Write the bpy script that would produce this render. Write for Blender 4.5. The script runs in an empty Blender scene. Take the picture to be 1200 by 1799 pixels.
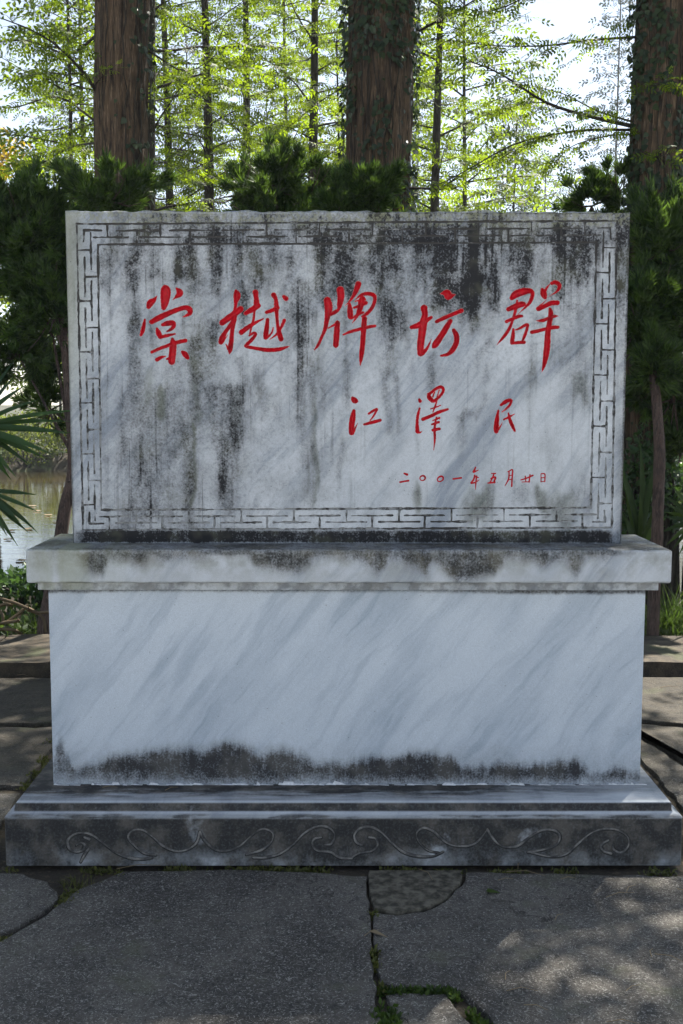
import bpy, bmesh, math, random
import numpy as np
from mathutils import Vector, Matrix
from mathutils.geometry import delaunay_2d_cdt
R = math.radians
rng = np.random.default_rng(7)
random.seed(7)
S = bpy.context.scene
COL = S.collection

# ------------------------------------------------------------------ camera
CF, CP, CYAW, CX, CD, CROLL, CH = 1900.0, 0.1001, 0.0049, -0.035, 3.3916, 0.0016, 1.5
def at(u, v, Y=None, Z=None):
    """photo pixel -> world point on the plane y=Y or z=Z"""
    a, b = u - 600.0, v - 899.5
    c, s = math.cos(CROLL), math.sin(CROLL)
    a, b = c*a + s*b, -s*a + c*b
    x, up, dep = a/CF, -b/CF, 1.0
    c, s = math.cos(CP), math.sin(CP)
    y, z = dep*c + up*s, -dep*s + up*c
    c, s = math.cos(CYAW), math.sin(CYAW)
    x, y = c*x + s*y, -s*x + c*y
    t = (Y + CD)/y if Y is not None else (Z - CH)/z
    return Vector((CX + t*x, -CD + t*y, CH + t*z))
cam_d = bpy.data.cameras.new('camera'); cam = bpy.data.objects.new('camera', cam_d); COL.objects.link(cam)
_r = Vector((math.cos(CYAW), -math.sin(CYAW), 0)); _f0 = Vector((math.sin(CYAW), math.cos(CYAW), 0))
_f = _f0*math.cos(CP) - Vector((0, 0, 1))*math.sin(CP); _u = _f0*math.sin(CP) + Vector((0, 0, 1))*math.cos(CP)
_c, _s = math.cos(CROLL), math.sin(CROLL)
_r, _u = _c*_r + _s*_u, -_s*_r + _c*_u
cam.matrix_world = Matrix(((_r.x, _u.x, -_f.x, CX), (_r.y, _u.y, -_f.y, -CD), (_r.z, _u.z, -_f.z, CH), (0, 0, 0, 1)))
cam_d.sensor_fit = 'HORIZONTAL'; cam_d.sensor_width = 36; cam_d.lens = CF/1200*36
cam_d.clip_start = 0.05; cam_d.clip_end = 2000
S.camera = cam

# ------------------------------------------------------------------ sky, sun, exposure
SUN_EL, SUN_AZ = R(57), R(33)          # azimuth from +y towards +x: the sun stands behind the tablet
W = bpy.data.worlds.new('World'); S.world = W; W.use_nodes = True
nt = W.node_tree; bg = nt.nodes['Background']
sky = nt.nodes.new('ShaderNodeTexSky'); sky.sky_type = 'NISHITA'; sky.sun_disc = False
sky.sun_elevation = SUN_EL; sky.sun_rotation = SUN_AZ; sky.dust_density = 0.3; sky.air_density = 1.0; sky.ozone_density = 1.0
hs = nt.nodes.new('ShaderNodeHueSaturation'); hs.inputs['Saturation'].default_value = 0.62      # desaturated: a paler sky that tints the shade less blue
nt.links.new(sky.outputs[0], hs.inputs['Color']); nt.links.new(hs.outputs[0], bg.inputs[0]); bg.inputs[1].default_value = 0.072
sl = bpy.data.lights.new('sun', 'SUN'); sl.energy = 5.0; sl.angle = R(0.53); sl.color = (1, .94, .84)
sun = bpy.data.objects.new('sun', sl); COL.objects.link(sun)
sd = Vector((math.sin(SUN_AZ)*math.cos(SUN_EL), math.cos(SUN_AZ)*math.cos(SUN_EL), math.sin(SUN_EL)))
sun.rotation_euler = sd.to_track_quat('Z', 'Y').to_euler(); sun.location = sd*30
S.view_settings.view_transform = 'Standard'; S.view_settings.look = 'None'; S.view_settings.gamma = 1
S.view_settings.use_curve_mapping = False; S.view_settings.exposure = 1.63
S.render.engine = 'CYCLES'
S.cycles.max_bounces = 6; S.cycles.transparent_max_bounces = 4; S.cycles.use_denoising = True
S.cycles.use_adaptive_sampling = True; S.cycles.adaptive_threshold = 0.025
S.cycles.sample_clamp_indirect = 6; S.cycles.caustics_reflective = False; S.cycles.caustics_refractive = False

# ------------------------------------------------------------------ object helpers
def link(o, parent=None, **p):
    COL.objects.link(o)
    if parent: o.parent = parent
    for k, v in p.items(): o[k] = v
    return o
def empty(name, loc, label, cat, group=None, rotz=0):
    o = bpy.data.objects.new(name, None); o.location = loc; o.rotation_euler.z = rotz; o.empty_display_size = .1
    link(o, label=label, category=cat)
    if group: o['group'] = group
    return o
def mesh_arrays(name, V, F, mat, parent=None, tint=None, smooth=False, origin=None, mi=None, **props):
    """V (n,3); F (m,k) one polygon size, or list of such arrays"""
    V = np.asarray(V, np.float32)
    if origin is not None: V = V - np.asarray(origin, np.float32)
    Fs = F if isinstance(F, list) else [F]
    Fs = [np.asarray(f, np.int32) for f in Fs if len(f)]
    me = bpy.data.meshes.new(name)
    me.vertices.add(len(V)); me.vertices.foreach_set('co', V.ravel())
    loops = np.concatenate([f.ravel() for f in Fs]); tot = np.concatenate([np.full(len(f), f.shape[1], np.int32) for f in Fs])
    st = np.concatenate([[0], np.cumsum(tot)[:-1]]).astype(np.int32)
    me.loops.add(len(loops)); me.loops.foreach_set('vertex_index', loops)
    me.polygons.add(len(tot)); me.polygons.foreach_set('loop_start', st); me.polygons.foreach_set('loop_total', tot)
    if smooth: me.polygons.foreach_set('use_smooth', np.ones(len(tot), bool))
    if tint is not None:
        a = me.attributes.new('tint', 'FLOAT', 'FACE'); a.data.foreach_set('value', np.asarray(tint, np.float32))
    if mi is not None: me.polygons.foreach_set('material_index', np.asarray(mi, np.int32))
    me.update(calc_edges=True); me.validate()
    for m in (mat if isinstance(mat, (list, tuple)) else [mat]): me.materials.append(m)
    o = bpy.data.objects.new(name, me)
    return link(o, parent, **props)
def bm_obj(name, bm, mat, parent=None, origin=None, smooth=False, **props):
    if origin is not None: bmesh.ops.translate(bm, verts=bm.verts, vec=-Vector(origin))
    bmesh.ops.recalc_face_normals(bm, faces=bm.faces)
    me = bpy.data.meshes.new(name); bm.to_mesh(me); bm.free()
    if smooth:
        for p in me.polygons: p.use_smooth = True
    me.materials.append(mat)
    return link(bpy.data.objects.new(name, me), parent, **props)
def box_bm(x0, x1, y0, y1, z0, z1, bev=0.004, seg=2, bm=None):
    bm = bm or bmesh.new()
    vs = [bm.verts.new((x, y, z)) for z in (z0, z1) for y in (y0, y1) for x in (x0, x1)]
    fs = [(0, 1, 3, 2), (4, 6, 7, 5), (0, 4, 5, 1), (1, 5, 7, 3), (3, 7, 6, 2), (2, 6, 4, 0)]
    fa = [bm.faces.new([vs[i] for i in f]) for f in fs]
    if bev:
        es = list({e for f in fa for e in f.edges})
        bmesh.ops.bevel(bm, geom=es, offset=bev, segments=seg, profile=.5, affect='EDGES')
    return bm

# vectorised value noise
def vnoise(P, seed=0):
    P = np.asarray(P, np.float64); I = np.floor(P).astype(np.int64); f = P - I; f = f*f*(3 - 2*f)
    def h(ix, iy, iz):
        n = (ix*374761393 + iy*668265263 + iz*2147483647 + seed*974711) & 0xffffffff
        n = ((n ^ (n >> 13))*1274126177) & 0xffffffff
        return ((n ^ (n >> 16)) & 0xffff)/65535.0
    r = 0
    for dx in (0, 1):
        for dy in (0, 1):
            for dz in (0, 1):
                w = (f[:, 0] if dx else 1-f[:, 0])*(f[:, 1] if dy else 1-f[:, 1])*(f[:, 2] if dz else 1-f[:, 2])
                r = r + w*h(I[:, 0]+dx, I[:, 1]+dy, I[:, 2]+dz)
    return r

# ------------------------------------------------------------------ node helpers
class NG:
    def __init__(s, name):
        s.m = bpy.data.materials.new(name); s.m.use_nodes = True; s.t = s.m.node_tree; s.t.nodes.clear()
        s.out = s.t.nodes.new('ShaderNodeOutputMaterial')
        g = s.t.nodes.new('ShaderNodeNewGeometry'); s.pos = g.outputs['Position']; s.nrm = g.outputs['Normal']
    def put(s, sock, v):
        if hasattr(v, 'is_linked') or isinstance(v, bpy.types.NodeSocket): s.t.links.new(v, sock)
        elif v is not None:
            if sock.type == 'RGBA' and len(v) == 3: v = (*v, 1)
            sock.default_value = v
    def math(s, op, a, b=None, c=None, clamp=False):
        n = s.t.nodes.new('ShaderNodeMath'); n.operation = op; n.use_clamp = clamp
        for i, v in enumerate((a, b, c)): 
            if v is not None: s.put(n.inputs[i], v)
        return n.outputs[0]
    def add(s, a, b): return s.math('ADD', a, b)
    def sub(s, a, b): return s.math('SUBTRACT', a, b)
    def mul(s, a, b): return s.math('MULTIPLY', a, b)
    def mx(s, a, b): return s.math('MAXIMUM', a, b)
    def mn(s, a, b): return s.math('MINIMUM', a, b)
    def clamp(s, a): return s.math('ADD', a, 0.0, clamp=True)
    def sep(s, v):
        n = s.t.nodes.new('ShaderNodeSeparateXYZ'); s.put(n.inputs[0], v); return n.outputs
    def comb(s, x, y, z):
        n = s.t.nodes.new('ShaderNodeCombineXYZ')
        for i, v in enumerate((x, y, z)): s.put(n.inputs[i], v)
        return n.outputs[0]
    def scale(s, v, k):
        n = s.t.nodes.new('ShaderNodeVectorMath'); n.operation = 'MULTIPLY'; s.put(n.inputs[0], v); n.inputs[1].default_value = k; return n.outputs[0]
    def noise(s, v, scale=1, detail=4, rough=.55, dist=0, col=False):
        n = s.t.nodes.new('ShaderNodeTexNoise'); s.put(n.inputs['Vector'], v)
        n.inputs['Scale'].default_value = scale; n.inputs['Detail'].default_value = detail
        n.inputs['Roughness'].default_value = rough; n.inputs['Distortion'].default_value = dist
        return n.outputs['Color' if col else 'Fac']
    def voro(s, v, scale=1, feat='F1', rnd=1.0):
        n = s.t.nodes.new('ShaderNodeTexVoronoi'); n.feature = feat; s.put(n.inputs['Vector'], v); n.inputs['Scale'].default_value = scale
        n.inputs['Randomness'].default_value = rnd
        return n.outputs
    def step(s, x, a, b, lo=0.0, hi=1.0):
        n = s.t.nodes.new('ShaderNodeMapRange'); n.interpolation_type = 'SMOOTHSTEP'
        s.put(n.inputs[0], x); s.put(n.inputs[1], a); s.put(n.inputs[2], b); n.inputs[3].default_value = lo; n.inputs[4].default_value = hi
        return n.outputs[0]
    def lin(s, x, a, b, lo=0.0, hi=1.0):
        n = s.t.nodes.new('ShaderNodeMapRange'); s.put(n.inputs[0], x); n.inputs[1].default_value = a; n.inputs[2].default_value = b
        n.inputs[3].default_value = lo; n.inputs[4].default_value = hi; return n.outputs[0]
    def mix(s, f, a, b, mode='MIX'):
        n = s.t.nodes.new('ShaderNodeMix'); n.data_type = 'RGBA'; n.blend_type = mode
        s.put(n.inputs['Factor'], f); s.put(n.inputs[6], a); s.put(n.inputs[7], b); return n.outputs[2]
    def ramp(s, f, stops):
        n = s.t.nodes.new('ShaderNodeValToRGB'); s.put(n.inputs[0], f); e = n.color_ramp.elements
        while len(e) < len(stops): e.new(.5)
        for k, (p, c) in zip(e, stops): k.position = p; k.color = (*c, 1)
        return n.outputs[0]
    def attr(s, name):
        n = s.t.nodes.new('ShaderNodeAttribute'); n.attribute_name = name; return n.outputs['Fac']
    def curves(s, t, pts):
        """pts: [(t, a, b, c)] -> three functions of t"""
        n = s.t.nodes.new('ShaderNodeRGBCurve'); s.put(n.inputs['Color'], s.comb(t, t, t))
        for ch in range(3):
            cv = n.mapping.curves[ch]; ps = sorted((p[0], p[1+ch]) for p in pts)
            cv.points[0].location = ps[0]; cv.points[1].location = ps[-1]
            for p in ps[1:-1]: cv.points.new(*p)
            for p in cv.points: p.handle_type = 'VECTOR'
        n.mapping.update(); return s.sep(n.outputs[0])
    def bump(s, h, strength=.3, dist=.01):
        n = s.t.nodes.new('ShaderNodeBump'); s.put(n.inputs['Height'], h); n.inputs['Strength'].default_value = strength; n.inputs['Distance'].default_value = dist
        return n.outputs[0]
    def principled(s, col, rough=.6, normal=None, **kw):
        n = s.t.nodes.new('ShaderNodeBsdfPrincipled'); s.put(n.inputs['Base Color'], col); s.put(n.inputs['Roughness'], rough)
        if normal is not None: s.put(n.inputs['Normal'], normal)
        for k, v in kw.items(): s.put(n.inputs[k.replace('_', ' ')], v)
        s.t.links.new(n.outputs[0], s.out.inputs[0]); return s.m

MAT = {}
# ------------------------------------------------------------------ monument dimensions (from the photograph)
def mean(a, b): return (a + b)/2
YT, YP, YM, YC, YCB, YS = .285, .180, .160, .126, .565, .021
tab = dict(xl=mean(at(127, 957, YT).x, at(115, 374, YT).x), xr=mean(at(1093, 953, YT).x, at(1107, 368, YT).x),
           z0=mean(at(127, 957, YT).z, at(1093, 953, YT).z), z1=mean(at(115, 374, YT).z, at(1107, 368, YT).z))
pli = dict(xl=mean(at(90, 1380, YP).x, at(88, 1040, YP).x), xr=mean(at(1125, 1377, YP).x, at(1134, 1037, YP).x))
BZ1, BZ1B, BZ2 = .163, .178, .207
bas = dict(xl=at(9, 1500, 0).x, xr=at(1198, 1500, 0).x)
stp = dict(xl=at(27, 1415, YS).x, xr=at(1180, 1412, YS).x)
capd = dict(xl=at(45, 1000, YC).x, xr=at(1181, 1000, YC).x, z0=mean(at(45, 1027, YC).z, at(1180, 1023, YC).z), z1=tab['z0'])
mou = dict(xl=at(66, 1037, YM).x, xr=at(1157, 1036, YM).x, z0=mean(at(66, 1038, YM).z, at(1157, 1036, YM).z))

# ------------------------------------------------------------------ stone materials
def norm_uv(g, x0, x1, z0, z1):
    x, y, z = g.sep(g.pos)
    return g.lin(x, x0, x1), g.lin(z, z1, z0), x, y, z      # t: 0..1 left to right, s: 0..1 top to bottom (linear, clamped)
def marble_base(g, light=(.55, .585, .625), dark=(.28, .32, .375), amt=1.0):
    x, y, z = g.sep(g.pos)
    ca, sa = math.cos(R(52)), math.sin(R(52))
    al = g.add(g.mul(x, ca), g.mul(z, sa)); ac = g.add(g.mul(x, -sa), g.mul(z, ca))
    w = g.noise(g.pos, 3.0, 3, .5)
    ac2 = g.add(ac, g.mul(g.sub(w, .5), .10))
    v1 = g.noise(g.comb(g.mul(al, .9), y, g.mul(ac2, 5.5)), 1.0, 5, .55)
    v2 = g.noise(g.comb(g.mul(al, 2.6), g.add(y, 4), g.mul(ac2, 20)), 1.0, 4, .6)
    v3 = g.noise(g.comb(g.mul(al, 6), g.add(y, 9), g.mul(ac2, 75)), 1.0, 2, .5)
    f = g.step(v1, .40, .66)
    f = g.add(g.mul(f, .62), g.mul(g.step(v2, .50, .66), .40))
    v4 = g.noise(g.comb(g.mul(al, 9), g.add(y, 2), g.mul(ac2, 42)), 1.0, 4, .7)
    f = g.add(f, g.mul(g.mul(g.step(v3, .56, .70), g.step(v1, .40, .56)), .30))
    f = g.add(f, g.mul(g.sub(v4, .5), .28))
    f = g.add(f, g.mul(g.sub(g.noise(g.pos, 4.2, 5, .6), .5), .6))
    c = g.mix(g.clamp(g.mul(f, amt)), light, dark)
    gr = g.noise(g.pos, 420, 2, .6)
    c = g.mix(1.0, c, g.ramp(gr, [(.25, (.80, .80, .80)), (.75, (1.1, 1.1, 1.1))]), 'MULTIPLY')
    return c, gr
def stain_mask(g, t, s, tabs, soft=.035, wob=.045, xw=.012):
    """layers of stains: per layer [(t, top, bottom, strength)]; ragged by streaky noise"""
    x, y, z = g.sep(g.pos)
    n1 = g.noise(g.comb(g.mul(x, 40), y, g.mul(z, 5)), 1, 4, .65)
    n2 = g.noise(g.comb(g.mul(x, 9), y, g.mul(z, 9)), 1, 4, .6)
    tt = g.add(t, g.mul(g.sub(n2, .5), xw*4))
    ss = g.add(s, g.add(g.mul(g.sub(n1, .5), wob*2.4), g.mul(g.sub(n2, .5), wob*2)))
    out = None
    for pts in tabs:
        a, b, k = g.curves(tt, pts)
        m = g.mul(g.step(ss, g.sub(a, soft), g.add(a, soft)), g.step(ss, g.sub(b, soft*1.6), g.add(b, soft*1.6), 1, 0))
        m = g.mul(m, k)
        out = m if out is None else g.mx(out, m)
    return out, n1, n2
def grainy(g, m, n1, lo=.25, hi=1.15):
    """turn a soft mask into a speckled, streaked cover"""
    x, y, z = g.sep(g.pos)
    f = g.noise(g.pos, 150, 3, .7); f2 = g.noise(g.pos, 34, 5, .72); f3 = g.noise(g.comb(g.mul(x, 95), g.mul(y, 95), g.mul(z, 7)), 1, 3, .6)
    k = g.add(g.mul(g.sub(f, .5), 1.5), g.add(g.mul(g.sub(f2, .5), 1.1), g.add(g.mul(g.sub(n1, .5), .55), g.mul(g.sub(f3, .5), .35))))
    soft = g.clamp(g.mul(m, g.add(.80, k)))
    hard = g.step(g.add(m, g.mul(k, .6)), .30, 1.05)
    return g.clamp(g.add(g.mul(soft, .78), g.mul(g.mul(hard, m), .26)))

def layer(pts, u0, u1, v0, v1):
    """photo pixels (u, vtop, vbottom, strength 0..1) -> normalised"""
    q = [((u-u0)/(u1-u0), max(0, min(1, (a-v0)/(v1-v0))), max(0, min(1, (b-v0)/(v1-v0))), k) for u, a, b, k in pts]
    q = [p for p in q if 0 <= p[0] <= 1]
    if q[0][0] > 0: q.insert(0, (0, *q[0][1:]))
    if q[-1][0] < 1: q.append((1, *q[-1][1:]))
    return q
def mat_tablet():
    g = NG('marble tablet'); X0, X1, Z0, Z1 = tab['xl'], tab['xr'], tab['z0'], tab['z1']
    t, s, x, y, z = norm_uv(g, X0, X1, Z0, Z1)
    c, gr = marble_base(g)
    x, y, z = g.sep(g.pos); m = g.attr('stain')
    n1 = g.noise(g.comb(g.mul(x, 24), y, g.mul(z, 4)), 1, 4, .6)
    a = g.mul(grainy(g, g.mul(m, 1.16), n1), .96)
    # thin film of soot that the rain drags down
    film = g.mul(g.step(n1, .44, .70), g.step(g.noise(g.comb(g.mul(x, 5), y, g.mul(z, 1.2)), 1, 3, .5), .38, .62))
    clean = g.mul(g.step(t, .40, .62), g.step(s, .38, .60))           # rain keeps the lower right cleaner
    film = g.mul(film, g.sub(1.0, g.mul(clean, .65)))
    sp = g.step(g.noise(g.pos, 85, 4, .75), .46, .68)
    drip = g.mul(g.step(g.noise(g.comb(g.mul(x, 75), y, g.mul(z, 2.2)), 1, 3, .6), .52, .70), g.step(g.noise(g.comb(g.mul(x, 8), y, g.mul(z, 2.5)), 1, 3, .5), .42, .62))
    film = g.mx(film, g.mul(drip, g.sub(1.0, g.mul(clean, .55))))
    a = g.clamp(g.add(a, g.add(g.mul(film, .40), g.mul(g.mul(sp, g.sub(1.0, g.mul(clean, .6))), .20))))
    a = g.clamp(g.add(a, g.mul(g.mul(g.step(g.noise(g.pos, 9, 5, .68), .40, .68), .20), g.sub(1.0, g.mul(clean, .5)))))
    dcol = g.mix(g.step(g.noise(g.pos, 7, 3, .6), .48, .66), (.013, .013, .015), (.056, .057, .042))
    c = g.mix(g.mul(g.attr('green'), .75), c, (.10, .115, .045))
    c = g.mix(g.mul(a, .985), c, dcol)
    # greenish algae film along the upper left edge
    alg = g.mul(g.mul(g.step(t, .0, .05, 1, 0), g.step(s, .30, .75, 1, 0)), .6)
    alg = g.mx(alg, g.mul(g.step(s, .03, .055, 1, 0), g.mul(g.step(g.noise(g.pos, 60, 3, .7), .45, .6), .65)))
    c = g.mix(alg, c, (.22, .23, .16))
    # pinprick pits
    pit = g.voro(g.pos, 55)[0]; pk = g.step(g.noise(g.pos, 9, 2), .5, .62)
    c = g.mix(g.mul(g.step(pit, .05, .09, 1, 0), pk), c, (.04, .04, .04))
    return g.principled(c, g.add(.6, g.mul(a, .3)), g.bump(g.add(gr, g.mul(a, .4)), .22, .002), Specular_IOR_Level=.22)
def mat_cap():
    g = NG('marble cap'); t, s, x, y, z = norm_uv(g, capd['xl'], capd['xr'], capd['z0'], capd['z1'])
    c, gr = marble_base(g, amt=.8); N = (45, 1181, 967, 1026)
    L1 = layer([(45, 967, 970, .3), (130, 967, 985, .5), (150, 967, 1000, .9), (175, 967, 1015, .9), (190, 967, 985, .8), (225, 967, 985, .9), (248, 967, 997, .9), (265, 967, 978, .7), (290, 967, 990, .85), (325, 967, 985, .8), (360, 967, 985, .8),
                (380, 967, 975, .6), (425, 967, 975, .5), (450, 967, 1000, .9), (490, 967, 1005, .95), (520, 967, 1008, .9), (545, 967, 985, .85), (580, 967, 980, .7), (640, 967, 990, .85), (665, 967, 1012, .9), (680, 967, 985, .8),
                (700, 967, 985, .85), (745, 967, 1010, .9), (752, 967, 1015, .95), (765, 967, 990, .8), (800, 967, 1025, .95), (830, 967, 1020, .9), (865, 967, 1010, .9), (885, 967, 985, .8), (930, 967, 985, .8), (955, 967, 1000, .9), (990, 967, 985, .7),
                (1015, 967, 1018, .8), (1030, 967, 980, .7), (1060, 967, 985, .8), (1080, 967, 975, .5), (1120, 967, 970, .3), (1181, 967, 970, .3)], *N)
    m, n1, n2 = stain_mask(g, t, s, [L1], .17, .13, .008)
    tl2 = g.mul(g.mul(g.step(g.add(s, g.mul(g.sub(n2, .5), .16)), .10, .26, 1, 0), g.step(t, .04, .12)), g.step(t, .90, .97, 1, 0))
    m = g.mx(g.mul(m, 1.12), g.mul(tl2, .85))
    up = g.sep(g.nrm)[2]
    topm = g.mul(g.step(up, .5, .9), g.step(g.noise(g.pos, 6, 4, .6), .3, .65, .6, 1.1))
    a = grainy(g, g.mx(m, topm), n1)
    und = g.mul(g.step(s, .93, 1.0), .5)
    a = g.mx(a, g.mul(und, g.step(g.noise(g.pos, 20, 4, .6), .4, .6)))
    dcol = g.mix(g.step(g.noise(g.pos, 9, 3, .6), .45, .65), (.026, .026, .025), (.095, .088, .066))
    filmc = g.mul(g.step(g.noise(g.pos, 11, 5, .65), .36, .66), g.step(s, 1.0, .25, .2, .65))
    c = g.mix(filmc, c, (.20, .20, .165))
    c = g.mix(g.mul(a, .97), c, dcol)
    alg = g.mul(g.step(t, .02, .2, 1, 0), g.step(g.noise(g.comb(g.mul(x, 14), y, g.mul(z, 2)), 1, 3), .32, .62))
    c = g.mix(g.mul(alg, .55), c, (.27, .29, .18))
    return g.principled(c, .68, g.bump(g.add(gr, g.mul(a, .4)), .22, .002), Specular_IOR_Level=.2)
def mat_plinth():
    g = NG('marble plinth'); zt = mou['z0']; t, s, x, y, z = norm_uv(g, pli['xl'], pli['xr'], BZ2, zt)
    c, gr = marble_base(g, light=(.57, .63, .70), dark=(.36, .425, .505)); N = (89, 1129, 1040, 1378)
    L1 = layer([(89, 1345, 1378, .5), (100, 1300, 1378, .75), (112, 1300, 1378, .75), (130, 1345, 1378, .85), (150, 1340, 1378, .8), (190, 1330, 1378, .9), (230, 1325, 1378, .95), (280, 1318, 1378, .95), (330, 1312, 1378, .95), (360, 1315, 1378, 1),
                (400, 1306, 1378, 1), (430, 1308, 1378, 1), (450, 1325, 1378, .95), (480, 1312, 1378, 1), (520, 1320, 1378, .9), (550, 1335, 1378, .85), (600, 1335, 1378, .95), (640, 1330, 1378, 1), (690, 1332, 1378, 1),
                (720, 1322, 1378, 1), (790, 1325, 1378, 1), (815, 1345, 1378, .95), (850, 1345, 1378, .95), (880, 1340, 1378, 1), (940, 1340, 1378, 1), (980, 1335, 1378, 1), (1020, 1330, 1378, 1), (1040, 1355, 1378, .85), (1080, 1345, 1378, 1), (1129, 1352, 1378, .9)], *N)
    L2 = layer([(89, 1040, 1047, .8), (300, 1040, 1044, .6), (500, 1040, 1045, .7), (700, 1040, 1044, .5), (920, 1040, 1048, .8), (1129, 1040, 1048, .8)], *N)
    m, n1, n2 = stain_mask(g, t, s, [L1], .055, .026, .010)
    m = g.mx(g.mul(m, 1.05), g.mul(g.step(g.add(s, g.mul(g.sub(n2, .5), .22)), .74, .97), .45))
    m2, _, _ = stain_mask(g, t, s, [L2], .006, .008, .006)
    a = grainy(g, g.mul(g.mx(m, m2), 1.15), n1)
    a = g.mx(a, g.mul(g.mul(g.step(t, .9, 1.0), g.step(s, .6, .95)), g.mul(g.step(n2, .45, .65), .55)))
    dcol = g.mix(g.step(g.noise(g.pos, 10, 3, .6), .42, .62), (.017, .017, .020), (.060, .058, .055))
    c = g.mix(g.mul(a, .98), c, dcol)
    sp = g.voro(g.pos, 30)[0]; c = g.mix(g.step(sp, .03, .05, 1, 0), c, (.12, .13, .15))
    return g.principled(c, .55, g.bump(gr, .12, .0015), Specular_IOR_Level=.3)
def mat_base():
    g = NG('marble base'); t, s, x, y, z = norm_uv(g, bas['xl'], bas['xr'], 0, BZ2)
    c, gr = marble_base(g, amt=.7)
    up = g.sep(g.nrm)[2]
    n2 = g.noise(g.pos, 5.5, 5, .65); n1 = g.noise(g.comb(g.mul(x, 6), g.mul(y, 30), g.mul(z, 30)), 1, 4, .6)
    face = g.step(n2, .60, .78, 1.0, .25)                     # black mould over the front
    low = g.mul(g.step(z, .012, .075, 1, 0), g.step(n2, .40, .66, 0, .5))   # scraped paler along the foot
    face = g.clamp(g.sub(face, low))
    edge = g.step(g.math('ABSOLUTE', g.sub(z, .168)), .002, .013, .25, 1)            # worn pale arris
    edge2 = g.mx(g.step(g.math('ABSOLUTE', g.sub(z, BZ2)), .0015, .006, .35, 1), g.step(y, .026, .04))
    topm = g.mul(g.mul(g.step(g.add(y, g.mul(g.sub(n1, .5), .12)), .05, .15, .55, 1.12), g.step(t, .6, .97, 1, .5)), g.step(n1, .3, .62, .8, 1.1))
    topm = g.mul(topm, g.step(y, .015, .019, .35, 1.0))
    m = g.mix(g.step(up, .5, .9), g.comb(face, face, face), g.comb(topm, topm, topm))
    m = g.mul(g.mul(g.sep(m)[0], edge2), g.mx(edge, g.step(n1, .42, .6, .35, .9)))
    f = g.noise(g.pos, 120, 4, .7)
    a = g.clamp(g.mul(m, g.add(.72, g.mul(f, .55))))
    dcol = g.mix(g.step(g.noise(g.pos, 12, 4, .65), .42, .66), (.019, .018, .017), (.088, .079, .068))
    c = g.mix(g.mul(a, .97), c, dcol)
    return g.principled(c, .75, g.bump(g.add(gr, f), .35, .002), Specular_IOR_Level=.2)
def simple(name, col, rough=.8, var=.25, scale=30, bumps=.3, bd=.003, col2=None, detail=4):
    g = NG(name); n = g.noise(g.pos, scale, detail, .62)
    c2 = col2 or tuple(v*(1+var) for v in col); c1 = tuple(v*(1-var) for v in col) if col2 is None else col
    return g.principled(g.mix(g.step(n, .34, .66), c1, c2), rough, g.bump(n, bumps, bd))
MAT['tablet'] = mat_tablet(); MAT['cap'] = mat_cap(); MAT['plinth'] = mat_plinth(); MAT['base'] = mat_base()
def mat_groove():
    g = NG('groove dirt'); n = g.noise(g.pos, 35, 4, .7); x, y, z = g.sep(g.pos)
    hi = g.step(z, 1.35, 2.0)                                 # dirt lies thicker high up where the water runs in
    f = g.step(g.add(g.add(n, g.mul(hi, .16)), g.mul(g.sub(g.noise(g.pos, 6, 3, .6), .5), .5)), .42, .60)
    return g.principled(g.mix(f, (.25, .262, .27), (.040, .039, .038)), .9, g.bump(n, .3, .002))
MAT['groove'] = mat_groove()
MAT['scroll'] = simple('scroll groove', (.018, .018, .019), .9, col2=(.05, .05, .05), scale=45)
MAT['scroll_ridge'] = simple('scroll ridge', (.06, .06, .062), .9, col2=(.26, .25, .235), scale=26)
def mat_red():
    g = NG('red paint'); n = g.noise(g.pos, 60, 4, .6)
    c = g.mix(g.step(n, .35, .7), (.36, .002, .009), (.54, .005, .018)); c = g.mix(g.mul(g.step(g.noise(g.pos, 22, 4, .65), .54, .70), .55), c, (.13, .006, .010))
    return g.principled(c, .5, g.bump(n, .2, .001), Specular_IOR_Level=.2)
MAT['red'] = mat_red()
MAT['rim'] = simple('chipped rim', (.50, .24, .24), .7)
MAT['mortar'] = simple('white mortar', (.72, .73, .74), .8, .12, 80)

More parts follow.
